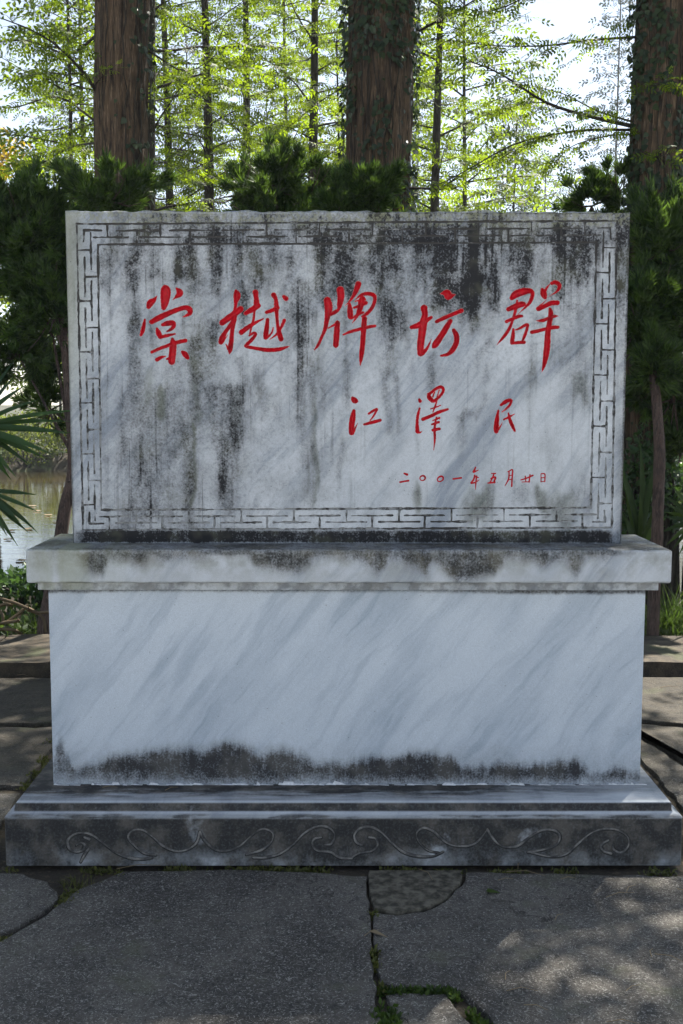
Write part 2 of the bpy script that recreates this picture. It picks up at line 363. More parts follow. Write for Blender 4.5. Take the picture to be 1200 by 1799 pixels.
# ------------------------------------------------------------------ carved lines: brush strokes -> outlines -> recessed meshes
def smooth_path(pts, n=6):
    p = np.array(pts, float)
    if len(p) < 3: 
        k = np.linspace(0, 1, 4)[:, None]; return p[0]*(1-k) + p[-1]*k
    q = np.vstack([2*p[0]-p[1], p, 2*p[-1]-p[-2]]); out = []
    for i in range(1, len(q)-2):
        for j in range(n):
            t = j/n; a, b, c, d = q[i-1], q[i], q[i+1], q[i+2]
            out.append(.5*((2*b)+(-a+c)*t+(2*a-5*b+4*c-d)*t*t+(-a+3*b-3*c+d)*t**3))
    out.append(p[-1]); o = np.array(out); o[:, 2] = np.maximum(o[:, 2], .5*p[:, 2].min()); return o
class Carve:
    """signed distance raster on a vertical plane y=Y, metres"""
    def __init__(s, x0, x1, z0, z1, res=.001):
        s.x0, s.z0, s.res = x0, z0, res; s.nx = int((x1-x0)/res)+1; s.nz = int((z1-z0)/res)+1
        s.d = np.full((s.nz, s.nx), .02, np.float32)
    def stroke(s, P):                                   # P (n,3): x, z, radius
        for a, b in zip(P[:-1], P[1:]):
            m = max(a[2], b[2]) + .012
            i0 = max(0, int((min(a[0], b[0])-m-s.x0)/s.res)); i1 = min(s.nx, int((max(a[0], b[0])+m-s.x0)/s.res)+2)
            j0 = max(0, int((min(a[1], b[1])-m-s.z0)/s.res)); j1 = min(s.nz, int((max(a[1], b[1])+m-s.z0)/s.res)+2)
            if i1 <= i0 or j1 <= j0: continue
            X, Z = np.meshgrid(s.x0+np.arange(i0, i1)*s.res, s.z0+np.arange(j0, j1)*s.res)
            ex, ez = b[0]-a[0], b[1]-a[1]; L = ex*ex+ez*ez+1e-12
            t = np.clip(((X-a[0])*ex+(Z-a[1])*ez)/L, 0, 1)
            d = np.hypot(X-a[0]-t*ex, Z-a[1]-t*ez)-(a[2]+t*(b[2]-a[2]))
            s.d[j0:j1, i0:i1] = np.minimum(s.d[j0:j1, i0:i1], d)
    def sample(s, x, z):
        i = np.clip((x-s.x0)/s.res, 0, s.nx-1.001); j = np.clip((z-s.z0)/s.res, 0, s.nz-1.001)
        a, b = i.astype(int), j.astype(int); fx, fz = i-a, j-b; D = s.d
        return D[b, a]*(1-fx)*(1-fz)+D[b, a+1]*fx*(1-fz)+D[b+1, a]*(1-fx)*fz+D[b+1, a+1]*fx*fz
    def contours(s, tol=.00035):
        D = s.d; I = D < 0
        code = I[:-1, :-1]*1+I[:-1, 1:]*2+I[1:, 1:]*4+I[1:, :-1]*8
        js, is_ = np.nonzero((code > 0) & (code < 15)); seg = {}
        E = {1: [(3, 0)], 2: [(0, 1)], 3: [(3, 1)], 4: [(1, 2)], 5: [(3, 2), (1, 0)], 6: [(0, 2)], 7: [(3, 2)], 8: [(2, 3)], 9: [(2, 0)], 10: [(0, 3), (2, 1)], 11: [(2, 1)], 12: [(1, 3)], 13: [(1, 0)], 14: [(0, 3)]}
        def key(j, i, e): return ((0, j, i), (1, j, i+1), (0, j+1, i), (1, j, i))[e]
        def pos(k):
            h, j, i = k
            if h == 0: a, b = D[j, i], D[j, i+1]; t = a/(a-b); return (s.x0+(i+t)*s.res, s.z0+j*s.res)
            a, b = D[j, i], D[j+1, i]; t = a/(a-b); return (s.x0+i*s.res, s.z0+(j+t)*s.res)
        for j, i in zip(js.tolist(), is_.tolist()):
            for a, b in E[int(code[j, i])]: seg[key(j, i, a)] = key(j, i, b)
        loops = []
        while seg:
            k0, k = seg.popitem(); lp = [k0]
            while k != k0 and k in seg: lp.append(k); k = seg.pop(k)
            P = np.array([pos(q) for q in lp])
            if len(P) < 8: continue
            keep = np.zeros(len(P), bool); h = len(P)//2; keep[[0, h]] = True; st = [(0, h), (h, len(P))]
            while st:
                a, b = st.pop()
                if b-a < 2: continue
                A, B = P[a], P[b % len(P)]; e = B-A; L = math.hypot(*e)+1e-12; q = P[a+1:b]-A
                dd = np.abs(q[:, 0]*e[1]-q[:, 1]*e[0])/L if L > 1e-9 else np.hypot(q[:, 0], q[:, 1])
                m = int(dd.argmax())
                if dd[m] > tol: keep[a+1+m] = True; st += [(a, a+1+m), (a+1+m, b)]
            if keep.sum() > 3: loops.append(P[keep])
        return loops
    def recess(s, loops, Y, depth, grid=.003, slope=.9, edge=None):
        """mesh of the recessed floor inside the loops; returns V, T, sdf at face centre"""
        co, ed = [], []
        for lp in loops:
            b = len(co); co += lp.tolist(); ed += [(b+i, b+(i+1) % len(lp)) for i in range(len(lp))]
        nb = len(co)
        A = np.array(co); st = max(1, int(grid/s.res)); r0 = max(0, int((A[:, 1].min()-s.z0)/s.res)); r1 = int((A[:, 1].max()-s.z0)/s.res)+1
        c0 = max(0, int((A[:, 0].min()-s.x0)/s.res)); c1 = int((A[:, 0].max()-s.x0)/s.res)+1
        sub = s.d[r0:r1:st, c0:c1:st]; j, i = np.nonzero(sub < -.0012)
        pts = np.stack([s.x0+(c0+i*st)*s.res, s.z0+(r0+j*st)*s.res], 1); co += pts.tolist()
        vs, _, fs, ov, _, _ = delaunay_2d_cdt([Vector(c) for c in co], ed, [], 0, 1e-7)
        V2 = np.array([tuple(v) for v in vs]); T = np.array([f for f in fs if len(f) == 3])
        dC = s.sample(*V2[T].mean(1).T); T = T[dC < 0]; dC = dC[dC < 0]
        dv = np.minimum(0, s.sample(V2[:, 0], V2[:, 1])); dep = np.minimum(-dv*slope, depth)
        isb = np.array([any(o < nb for o in q) for q in ov]); dep[isb] = 0
        V = np.stack([V2[:, 0], Y+dep, V2[:, 1]], 1); return V, T, dC
def face_with_holes(loops, rect, Y, carves, extra=()):
    x0, x1, z0, z1 = rect; co = [(x0, z0), (x1, z0), (x1, z1), (x0, z1)]; ed = [(0, 1), (1, 2), (2, 3), (3, 0)]
    for lp in loops:
        b = len(co); co += lp.tolist(); ed += [(b+i, b+(i+1) % len(lp)) for i in range(len(lp))]
    co += [tuple(e) for e in extra]
    vs, _, fs, _, _, _ = delaunay_2d_cdt([Vector(c) for c in co], ed, [], 0, 1e-7)
    V2 = np.array([tuple(v) for v in vs]); T = np.array([f for f in fs if len(f) == 3]); c = V2[T].mean(1)
    ok = np.ones(len(T), bool)
    for cv in carves:
        inb = (c[:, 0] > cv.x0) & (c[:, 0] < cv.x0+(cv.nx-1)*cv.res) & (c[:, 1] > cv.z0) & (c[:, 1] < cv.z0+(cv.nz-1)*cv.res)
        ok &= ~(inb & (cv.sample(c[:, 0], c[:, 1]) < 0))
    return np.stack([V2[:, 0], np.full(len(V2), Y), V2[:, 1]], 1), T[ok]
def px_path(pts, off, sc, Y, wk=1.0, n=6, smooth=True):
    """crop pixels (x, y, width) -> metres x, z, radius"""
    q = []
    for p in pts:
        w = at(off[0]+p[0]/sc, off[1]+p[1]/sc, Y); q.append((w.x, w.z, max(.0008, p[2]/sc*.5*wk*MPX[Y])))
    return smooth_path(q, n) if smooth else np.array(q)
MPX = {YT: (at(601, 700, YT)-at(600, 700, YT)).length, 0.0: (at(601, 1480, 0)-at(600, 1480, 0)).length}

A, B, C4, D4, E4 = ((230, 480), 4.0), ((540, 480), 4.0), ((840, 480), 6.6667), ((590, 660), 3.5294), ((690, 810), 4.1379)
def ring(cx, cy, rx, ry, w, rot=-.3):
    return [(cx+rx*math.cos(a)*math.cos(rot)-ry*math.sin(a)*math.sin(rot), cy+rx*math.cos(a)*math.sin(rot)+ry*math.sin(a)*math.cos(rot), w*(1+.25*math.sin(a*1+2))) for a in np.linspace(0, 2*math.pi, 15)]
GLYPHS = [
 (A, [[(183,160,6),(162,188,28),(137,208,44),(124,236,30)], [(238,96,28),(244,122,64),(242,160,64),(236,210,50),(230,242,34)], [(320,106,12),(344,134,42),(334,154,34),(310,172,14),(294,188,5)],
      [(98,325,14),(92,360,24),(82,405,28),(70,436,18)], [(144,342,32),(200,312,38),(280,275,34),(340,252,30),(385,242,32),(412,254,38),(415,278,32),(396,294,20),(366,307,8)],
      [(182,388,16),(194,420,36),(206,446,30)], [(222,362,22),(260,352,36),(295,350,34),(301,372,28),(280,395,22),(252,410,10)], [(204,450,24),(255,438,22),(310,426,12)],
      [(145,555,20),(200,530,22),(270,505,24),(330,485,26),(384,473,26)], [(291,462,20),(296,500,44),(292,560,48),(288,600,46),(286,620,46)], [(252,603,14),(275,598,22)],
      [(246,582,6),(212,592,22),(182,608,26)], [(360,552,18),(380,570,38),(398,594,26)]]),
 (A, [[(738,122,18),(746,156,48),(738,200,28),(734,240,22),(725,310,38),(712,400,28),(705,480,32),(697,535,32),(692,566,8)], [(640,348,38),(690,312,42),(740,276,40),(770,252,42)],
      [(714,345,28),(665,412,28),(642,458,40),(632,484,34)], [(648,482,14),(664,458,9),(682,432,4)], [(668,498,8),(684,532,20)],
      [(875,134,38),(880,172,32),(882,210,38),(868,262,18),(862,322,18),(846,380,15),(836,425,12)], [(805,282,26),(850,256,36),(894,228,36)], [(775,416,34),(820,382,30),(870,350,22),(930,320,10)],
      [(832,438,14),(862,420,18),(876,430,22),(850,466,24),(814,502,24),(812,515,22),(880,528,24),(960,540,28),(1040,535,26),(1085,522,18),(1116,512,4)],
      [(960,326,24),(955,380,32),(948,430,34),(946,452,30)], [(958,452,18),(985,424,13),(1006,386,4)], [(952,275,22),(990,262,26),(1030,242,30)],
      [(1003,154,36),(1018,182,26),(1022,230,32),(1025,300,24),(1032,370,24),(1045,430,34),(1055,462,34)], [(1078,330,24),(1056,380,20),(1022,430,16),(975,466,6)], [(1074,164,24),(1090,178,34)], [(1000,380,8),(990,420,14)]]),
 (B, [[(140,190,46),(149,240,54),(140,310,36),(125,390,26),(100,450,20),(75,505,20),(50,538,8)], [(232,118,50),(236,165,46),(226,225,34),(222,250,18)], [(165,287,26),(200,270,26),(224,250,16)],
      [(146,386,10),(185,365,16),(214,346,24)], [(212,350,34),(206,420,40),(200,504,38)], [(358,76,40),(345,115,34),(320,165,22),(290,205,12),(266,228,5)], [(296,216,20),(300,260,38),(303,304,38)],
      [(342,182,8),(380,152,20),(430,144,26),(470,158,28),(473,195,24),(456,240,24),(422,280,24),(385,305,16)], [(336,197,10),(402,184,22)], [(328,242,16),(370,228,22),(412,208,26)],
      [(386,180,40),(376,220,40),(366,260,34),(345,308,18),(316,350,6)], [(312,318,14),(352,292,18),(392,276,18)], [(252,432,12),(300,412,20),(360,395,22),(420,380,24),(476,370,18)],
      [(402,318,34),(396,380,36),(392,450,34),(385,530,34),(378,590,28),(372,646,8)]]),
 (B, [[(820,246,46),(826,290,38),(815,350,52),(805,430,50),(795,510,46),(796,562,44)], [(812,562,28),(846,520,18),(872,462,4)], [(732,380,26),(780,366,38),(830,335,34),(872,310,20)],
      [(934,144,6),(982,138,44),(992,162,46),(1040,150,8)], [(908,340,24),(960,315,26),(1030,285,26),(1084,263,30)], [(1005,336,30),(975,385,38),(935,450,40),(900,500,42),(882,522,14)],
      [(1028,400,26),(1048,440,36),(1046,490,36),(1020,540,34),(985,570,24),(938,580,14)]]),
 (C4, [[(396,290,52),(440,248,80),(520,218,78),(600,205,58),(636,228,48),(630,285,44),(602,345,40),(560,392,28),(510,440,14),(466,480,6)], [(355,422,50),(420,396,60),(500,366,66),(538,362,48)],
      [(458,320,24),(446,400,34),(424,490,34),(398,570,30),(365,650,36),(312,730,38),(260,792,24),(216,844,5)], [(332,566,38),(400,536,36),(470,506,40),(515,502,30)],
      [(412,652,24),(410,720,44),(400,790,48),(396,815,44)], [(420,668,12),(480,650,26),(550,610,36),(580,606,34),(570,660,34),(542,740,36),(520,790,24)], [(392,822,28),(470,812,38),(540,808,40)],
      [(752,188,36),(768,240,72),(784,284,44)], [(788,200,34),(812,160,24),(840,128,10)], [(862,120,38),(905,106,48),(948,132,48),(950,172,42),(920,215,26),(870,248,14),(822,276,5)], [(802,312,6),(760,350,16),(720,385,24)],
      [(706,416,54),(780,386,50),(860,350,54),(928,346,54)], [(842,418,34),(852,470,56),(840,560,56),(825,640,60),(815,720,64),(812,820,70),(800,930,68),(785,1020,54),(766,1100,34),(746,1160,5)],
      [(686,556,10),(750,555,38),(820,530,36),(890,505,36),(938,500,8)], [(628,692,42),(700,676,42),(800,650,36),(880,635,44),(938,632,36)]]),
 (D4, [[(104,138,18),(117,154,34),(138,160,6)], [(112,218,20),(105,260,34),(98,310,34),(98,352,34)], [(112,344,16),(124,318,10),(136,292,3)], [(204,236,14),(235,216,16),(254,208,16),(250,220,14),(234,250,12),(212,278,8)], [(176,302,14),(225,290,20),(276,276,18)]]),
 (D4, [[(518,148,16),(523,158,22)], [(520,202,12),(508,250,18),(504,300,20),(506,345,26)], [(508,352,16),(522,352,12),(536,344,3)], [(572,112,12),(580,136,28),(600,156,24)], [(578,116,18),(620,82,18),(654,70,20),(667,92,18),(646,126,18),(612,156,20),(594,160,14)],
      [(612,100,10),(602,132,10)], [(642,88,8),(628,130,8)], [(588,206,8),(620,196,10),(650,184,8)], [(626,158,10),(616,190,12),(602,226,8)], [(540,270,22),(590,250,20),(640,226,20),(694,208,14)],
      [(602,278,8),(642,262,14)], [(596,302,12),(638,288,16)], [(602,338,18),(642,330,18)], [(624,258,10),(616,300,14),(612,340,16),(614,390,14),(607,462,4)]]),
 (D4, [[(1024,182,16),(1055,160,24),(1086,152,18),(1080,180,16),(1060,202,14),(1030,226,6)], [(1008,216,12),(1000,270,26),(995,320,32),(995,344,28)], [(1008,334,14),(1022,312,9),(1034,288,3)], [(1042,272,12),(1075,256,14),(1108,238,6)], [(1070,232,10),(1080,275,20),(1095,310,22),(1110,342,14)]]),
 (E4, [[(84,90,12),(104,98,18)], [(54,153,13),(85,147,11),(114,143,14)]]), (E4, [ring(217,124,20,17,10)]), (E4, [ring(346,130,23,17,10,-.6)]), (E4, [[(440,130,12),(470,126,11),(498,122,12)]]),
 (E4, [[(602,46,10),(588,78,16)], [(590,80,12),(622,66,6)], [(596,104,12),(590,130,12),(570,158,12)], [(572,162,12),(602,154,10),(630,136,4)], [(598,112,10),(624,120,7)], [(610,108,10),(604,160,10),(602,207,4)]]),
 (E4, [[(718,90,7),(748,90,9)], [(736,92,10),(726,120,10),(708,156,9)], [(714,126,9),(746,118,13),(736,152,11)], [(692,160,9),(742,155,12)]]),
 (E4, [[(846,78,9),(842,130,10),(816,180,6)], [(838,78,8),(870,64,10),(868,120,10),(865,184,11)], [(848,106,7),(862,103,7)], [(846,136,7),(862,132,7)]]),
 (E4, [[(932,137,8),(975,124,10),(1018,104,12)], [(964,110,9),(968,146,7)], [(998,98,9),(992,152,9)], [(940,152,6),(988,151,7)]]),
 (E4, [[(1078,94,6),(1078,152,7)], [(1079,92,7),(1106,96,9),(1105,150,8)], [(1082,122,7),(1102,120,7)], [(1080,150,6),(1102,148,6)]]),
]
GNAMES = ['large_character']*5 + ['signature_character']*3 + ['date_character']*9

MON = empty('stone_monument', (0, .33, 0), 'grey-white marble monument with red carved calligraphy on a stepped plinth', 'monument')
MO = Vector((0, .33, 0))
# fret strokes in photo pixels on the tablet face
def fret_strokes():
    out = []; w = 3.4
    tl, tr, bl, br = (135, 393.5), (1084, 388), (146, 931), (1075, 927)
    itl, itr, ibl, ibr = (172, 429.5), (1048, 426), (178, 896), (1038, 892)
    def lp(a, b, t): return (a[0]+(b[0]-a[0])*t, a[1]+(b[1]-a[1])*t)
    for q in ((tl, tr, br, bl), (itl, itr, ibr, ibl)):
        for a, b in zip(q, q[1:]+q[:1]):
            n = 26
            out.append([(*lp(a, b, i/n), w*(.8+.5*random.random())) for i in range(n+1)])
    def band(O0, O1, I0, I1, stems_o, stems_i, half):
        """O: outer line end points, I: inner line end points; stems given along the outer line's main axis (0..1)"""
        def pt(t, d):                       # t along the band, d 0 outer .. 1 inner
            return lp(lp(O0, O1, t), lp(I0p, I1p, t), d)
        # inner line stretched to the outer line's extent
        ex = (O1[0]-O0[0], O1[1]-O0[1]); L2 = ex[0]**2+ex[1]**2
        def par(p): return ((p[0]-O0[0])*ex[0]+(p[1]-O0[1])*ex[1])/L2
        a, b = par(I0), par(I1); I0p = lp(I0, I1, (0-a)/(b-a)); I1p = lp(I0, I1, (1-a)/(b-a))
        for t in stems_o:
            out.append([(*pt(t, 0), w), (*pt(t, .34), w*.9), (*pt(t, .66), w)])
            out.append([(*pt(max(.03, t-half), .66), w*.8), (*pt(t, .655), w*1.05), (*pt(min(.97, t+half), .66), w*.8)])
        for t in stems_i:
            out.append([(*pt(t, 1), w), (*pt(t, .66), w*.9), (*pt(t, .34), w)])
            out.append([(*pt(max(.02, t-half), .34), w*.8), (*pt(t, .335), w*1.05), (*pt(min(.98, t+half), .34), w*.8)])
    T = [(188.5+i*93.2-135)/949 for i in range(10)]; T2 = [(240.5+i*93.2-135)/949 for i in range(9)]
    band(tl, tr, itl, itr, T, T2, .0385)
    Tb = [(192.5+i*92.3-146)/929 for i in range(10)]; Tb2 = [(239.6+i*92.3-146)/929 for i in range(9)]
    band(bl, br, ibl, ibr, Tb, Tb2, .0385)
    H = 537.0
    To = [(439+i*89.4-393)/H for i in range(6)]; Ti = [(486+i*89.4-393)/H for i in range(5)]
    band(tl, bl, itl, ibl, To, Ti, .064)
    To = [(436+i*89.6-389)/H for i in range(6)]; Ti = [(480+i*89.6-389)/H for i in range(5)]
    band(tr, br, itr, ibr, To, Ti, .064)
    # corner returns
    for c in ([(147, 404.5), (178, 404.5)], [(147, 404.5), (147, 424)], [(1072, 400), (1050, 401)], [(1072, 400), (1073, 420)], [(157, 920), (182, 920)], [(157, 900), (157, 920)], [(1063, 917), (1042, 917)], [(1063, 917), (1062, 897)]):
        out.append([(*c[0], w), (*lp(*c, .5), w), (*c[1], w)])
    return out
fret = Carve(tab['xl']+.01, tab['xr']-.01, tab['z0']+.01, tab['z1']-.01, .001)
for st in fret_strokes():
    q = []
    for (u, v, w) in st:
        p = at(u, v, YT); q.append((p.x, p.z, w*.5*MPX[YT]))
    fret.stroke(np.array(q))
_jj, _ii = np.nonzero(fret.d < .012)
_P = np.stack([(_ii*fret.res)*90, (_jj*fret.res)*90, np.zeros(len(_ii))], 1)
fret.d[_jj, _ii] += ((vnoise(_P, 3)-.5)*.0034 + (vnoise(_P*.33, 4)-.5)*.0026).astype(np.float32)
allloops = fret.contours(.0004); carves = [fret]
V, T, dC = fret.recess(allloops, YT, .0045, .002, 1.3)
TABO = None
fret_mesh = (V, T)
glyph_meshes = []
for (src, strokes), nm in zip(GLYPHS, GNAMES):
    off, sc = src
    paths = [px_path(p, off, sc, YT, 1.10) for p in strokes]
    P = np.vstack(paths); m = .02
    cv = Carve(P[:, 0].min()-m, P[:, 0].max()+m, P[:, 1].min()-m, P[:, 1].max()+m, .0008)
    for p in paths: cv.stroke(p)
    lps = cv.contours(.0002); small = nm == 'date_character'
    V, T, dC = cv.recess(lps, YT, .012 if not small else .004, .0022, 1.5)
    glyph_meshes.append((nm, V, T, dC)); allloops = allloops + lps; carves.append(cv)
# tablet body: a chamfered block whose front face carries the cuts
ch = .005
x0, x1, z0, z1 = tab['xl'], tab['xr'], tab['z0'], tab['z1']; yb = YT + .20
# dirt: streaks and patches as the stone carries them: (u, v0, v1, half width, strength[, u at v1])
STREAKS = [(183,430,497,10,.6),(195,500,590,4,.35),(198,430,500,6,.45),(237,430,492,15,.9),(240,492,565,7,.5),(236,565,655,12,.75),(270,430,485,12,.5),(323,430,485,16,.95),(337,470,535,9,.65),(375,430,520,13,.65),(375,425,460,16,.85),
 (415,430,485,8,.5),(448,430,505,12,.65),(433,430,460,16,.65),(431,505,565,10,.7),(375,580,640,11,.75),(263,565,612,6,.45),(347,605,655,18,.8),(320,560,590,4,.4),(420,630,660,6,.5),(480,430,460,11,.5),(509,430,490,7,.5),(554,430,510,6,.55),
 (570,430,520,15,.9),(606,430,500,20,.9),(527,515,600,24,.66,522),(537,612,660,22,.68),(604,536,660,5,.5),(680,430,458,42,.8),(678,490,520,14,.62),(705,485,520,10,.62),(683,535,600,14,.76),(701,545,588,8,.68),(682,615,660,8,.68),(698,630,655,7,.58),
 (735,430,500,14,.65),(768,430,512,17,.95),(757,625,660,9,.68),(784,430,505,22,.95),(828,430,530,19,.95),(828,535,582,12,.75),(865,430,525,13,.8),(797,520,545,17,.8),(920,430,475,30,.9),(912,470,492,12,.65),(982,430,510,13,.8),(1022,430,462,26,.75),
 (1012,460,700,36,.28),(860,600,640,10,.62,835),(934,590,655,6,.5),(948,550,566,10,.5),(250,700,890,42,.58),(236,650,690,15,.6),(216,695,800,4,.5),(305,660,780,26,.52,315),(328,740,880,10,.72),(348,650,720,14,.68),(393,690,880,27,.74,403),(392,775,865,9,.85),
 (413,680,765,14,.88),(375,680,720,14,.58),(250,845,890,30,.5),(187,655,880,4,.32),(466,697,722,9,.45),(521,655,745,17,.66),(550,652,890,6,.62),(531,780,812,9,.55),(534,840,890,13,.35),(606,655,705,9,.64),(600,777,850,6,.52),(568,675,705,8,.42),
 (478,705,725,10,.45),(677,650,668,9,.62),(678,686,770,9,.7),(698,655,745,6,.62),(756,652,685,9,.68),(734,767,800,3,.5),(733,862,893,7,.68),(858,655,670,8,.6),(837,716,738,11,.78,814),(812,740,795,4,.36),(850,690,704,6,.45),(934,655,680,8,.52),(932,710,755,4,.5),
 (1022,672,702,13,.68),(835,885,893,26,.58),(855,870,892,8,.52),(900,857,888,5,.58),(922,865,886,12,.58),(951,852,891,9,.68),(985,880,893,26,.62),(1028,845,866,7,.5,1013),(1030,870,892,12,.4),(360,600,650,30,.3),(290,800,880,30,.3),(290,760,880,90,.25),(460,440,470,60,.2),(900,445,470,120,.2),(640,440,470,60,.25),
 (330,425,442,160,.35),(600,425,444,90,.4),(800,425,446,130,.42),(1000,425,446,50,.4),(500,425,440,40,.25)]
GREENS = [(281,690,725,9,.8),(347,640,720,7,.5),(337,735,895,3,.8),(552,700,890,5,.45),(262,655,690,9,.4),(412,690,760,10,.25),(733,862,893,8,.6),(835,885,893,26,.6),(951,852,891,9,.6),(985,880,893,26,.5),(1022,672,702,12,.4)]
def unproj(P):
    """world points -> photo pixels"""
    x = P[:, 0]-CX; y = P[:, 1]+CD; z = P[:, 2]-CH
    c, s_ = math.cos(CYAW), math.sin(CYAW); x, y = c*x-s_*y, s_*x+c*y
    c, s_ = math.cos(CP), math.sin(CP); d = y*c-z*s_; up = y*s_+z*c
    a, b = CF*x/d, -CF*up/d; c, s_ = math.cos(CROLL), math.sin(CROLL); return 600+c*a-s_*b, 899.5+s_*a+c*b
def field(u, v, L, soft=1.0):
    Z = np.zeros_like(u); q = lambda fu, fv, k: vnoise(np.stack([u*fu, v*fv, Z], 1), k)-.5
    uu = u+q(.035, .012, 1)*15+q(.12, .03, 2)*7; vv = v+q(.05, .02, 3)*34+q(.16, .05, 4)*22; keep = np.ones_like(u)
    for st in L:
        a, v0, v1, w, k = st[:5]; k *= .86 if v1 < 560 else 1.0; w *= .92; b = st[5] if len(st) > 5 else a
        t = np.clip((vv-v0)/(v1-v0), 0, 1); du = np.abs(uu-(a+(b-a)*t)); dv = np.maximum(np.maximum(v0-vv, vv-v1), 0)
        d = np.hypot(du/(w*1.35), dv/(w*1.1+7)); f = np.clip((1.15-d)/.85, 0, 1); keep *= 1-k*f*f*(3-2*f)
    return 1-keep
_gx, _gz = np.meshgrid(np.arange(x0+.012, x1-.01, .0085), np.arange(z0+.008, z1-.008, .0085)); _gx = _gx+(np.arange(len(_gz)) % 2)[:, None]*.004
_ok = np.ones(_gx.shape, bool)
for cv in carves:
    inb = (_gx > cv.x0) & (_gx < cv.x0+(cv.nx-1)*cv.res) & (_gz > cv.z0) & (_gz < cv.z0+(cv.nz-1)*cv.res); _ok &= ~(inb & (cv.sample(_gx, _gz) < .0015))
Vf, Tf = face_with_holes(allloops, (x0+ch, x1-ch, z0+.001, z1-ch), YT, carves, np.stack([_gx[_ok], _gz[_ok]], 1))
nb = len(Vf)
ext = np.array([(x0+ch, YT, z0+.001), (x1-ch, YT, z0+.001), (x1-ch, YT, z1-ch), (x0+ch, YT, z1-ch),
                (x0, YT+ch, z0+.001), (x1, YT+ch, z0+.001), (x1, YT+ch, z1), (x0, YT+ch, z1),
                (x0, yb, z0+.001), (x1, yb, z0+.001), (x1, yb, z1), (x0, yb, z1)])
quads = np.array([(0, 4, 5, 1)[::-1], (1, 5, 6, 2)[::-1], (3, 7, 4, 0)[::-1], (4, 8, 9, 5)[::-1], (5, 9, 10, 6)[::-1], (7, 11, 8, 4)[::-1], (8, 11, 10, 9)[::-1]])+nb
_n = 240; _tx = np.linspace(x0, x1, _n+1); _q = np.stack([_tx*30, 0*_tx, 0*_tx], 1)
_tz = z1+(vnoise(_q, 71)-.5)*.0035+(vnoise(_q*3.3, 72)-.5)*.003-np.clip(vnoise(_q*.7, 73)-.66, 0, 1)*.022+np.clip(vnoise(_q*.45, 74)-.72, 0, 1)*.03; _tz[0] = _tz[-1] = z1
_ty = YT+ch+np.clip(z1-_tz, 0, 1)*.6; _lo = np.stack([np.linspace(x0+ch, x1-ch, _n+1), np.full(_n+1, YT), np.full(_n+1, z1-ch)], 1)
_b0 = nb+len(ext); ext = np.vstack([ext, _lo, np.stack([_tx, _ty, _tz], 1), np.stack([_tx, np.full(_n+1, yb), np.full(_n+1, z1)], 1)]); _i = np.arange(_n); _m = _n+1
quads = np.vstack([quads, np.stack([_b0+_i, _b0+_i+1, _b0+_m+_i+1, _b0+_m+_i], 1), np.stack([_b0+_m+_i, _b0+_m+_i+1, _b0+2*_m+_i+1, _b0+2*_m+_i], 1)])
_av = np.vstack([Vf, ext]); _u, _v = unproj(_av)
def _sm(x, a, b): t = np.clip((x-a)/(b-a), 0, 1); return t*t*(3-2*t)
_wide = field(_u, _v, [(q[0], q[1]-10, q[2]+25, q[3]*2.3, q[4]*.30, *q[5:]) for q in STREAKS])
_st = 1-(1-field(_u, _v, [(q[0], q[1], q[2], q[3]*.95, q[4]*.80, *q[5:]) for q in STREAKS]))*(1-_wide*.5); _nb = vnoise(np.stack([_u*.03, _v*.05, 0*_u], 1), 12)
_band = (1-_sm(_v, 424, 434))*(.14+.30*_sm(_u, 200, 330))*(.35+1.2*_nb); _foot = _sm(_v, 926, 938)*(.35+.65*_sm(_u, 128, 165)*(1-_sm(_u, 1062, 1082)))*1.15
_rm = _sm(_u, 1078, 1086)*(.35+.55*(1-_sm(_v, 440, 640)))*(.5+_nb); _st = 1-(1-_st)*(1-np.clip(_band, 0, .95))*(1-np.clip(_foot, 0, 1))*(1-np.clip(_rm, 0, .9))
_st = _st*(1-.24*_sm(_v, 540, 640)*(1-_sm(_v, 915, 930))); _gr = field(_u, _v, GREENS)
TABLET = mesh_arrays('tablet', _av, [Tf, quads], MAT['tablet'], MON, origin=MO, label='stained marble slab carved with red calligraphy inside a fret border')
for _n, _d in (('stain', _st), ('green', _gr)):
    TABLET.data.attributes.new(_n, 'FLOAT', 'POINT').data.foreach_set('value', _d.astype(np.float32))
mesh_arrays('fret_border', fret_mesh[0], fret_mesh[1], MAT['groove'], TABLET, origin=MO, label='dark carved meander border around the slab')
GL = ['first', 'second', 'third', 'fourth', 'fifth']
for i, (nm, V, T, dC) in enumerate(glyph_meshes):
    o = mesh_arrays(nm, V, T, [MAT['red'], MAT['rim']], TABLET, origin=MO)
    mi = (dC > -.0009).astype(np.int32)
    if nm != 'date_character': o.data.polygons.foreach_set('material_index', mi)
    o['label'] = {'large_character': 'large red carved character, %s of five from the left' % GL[i % 5], 'signature_character': 'middle-sized red carved signature character, %s of three' % GL[(i-5) % 3], 'date_character': 'small red carved date character'}[nm]

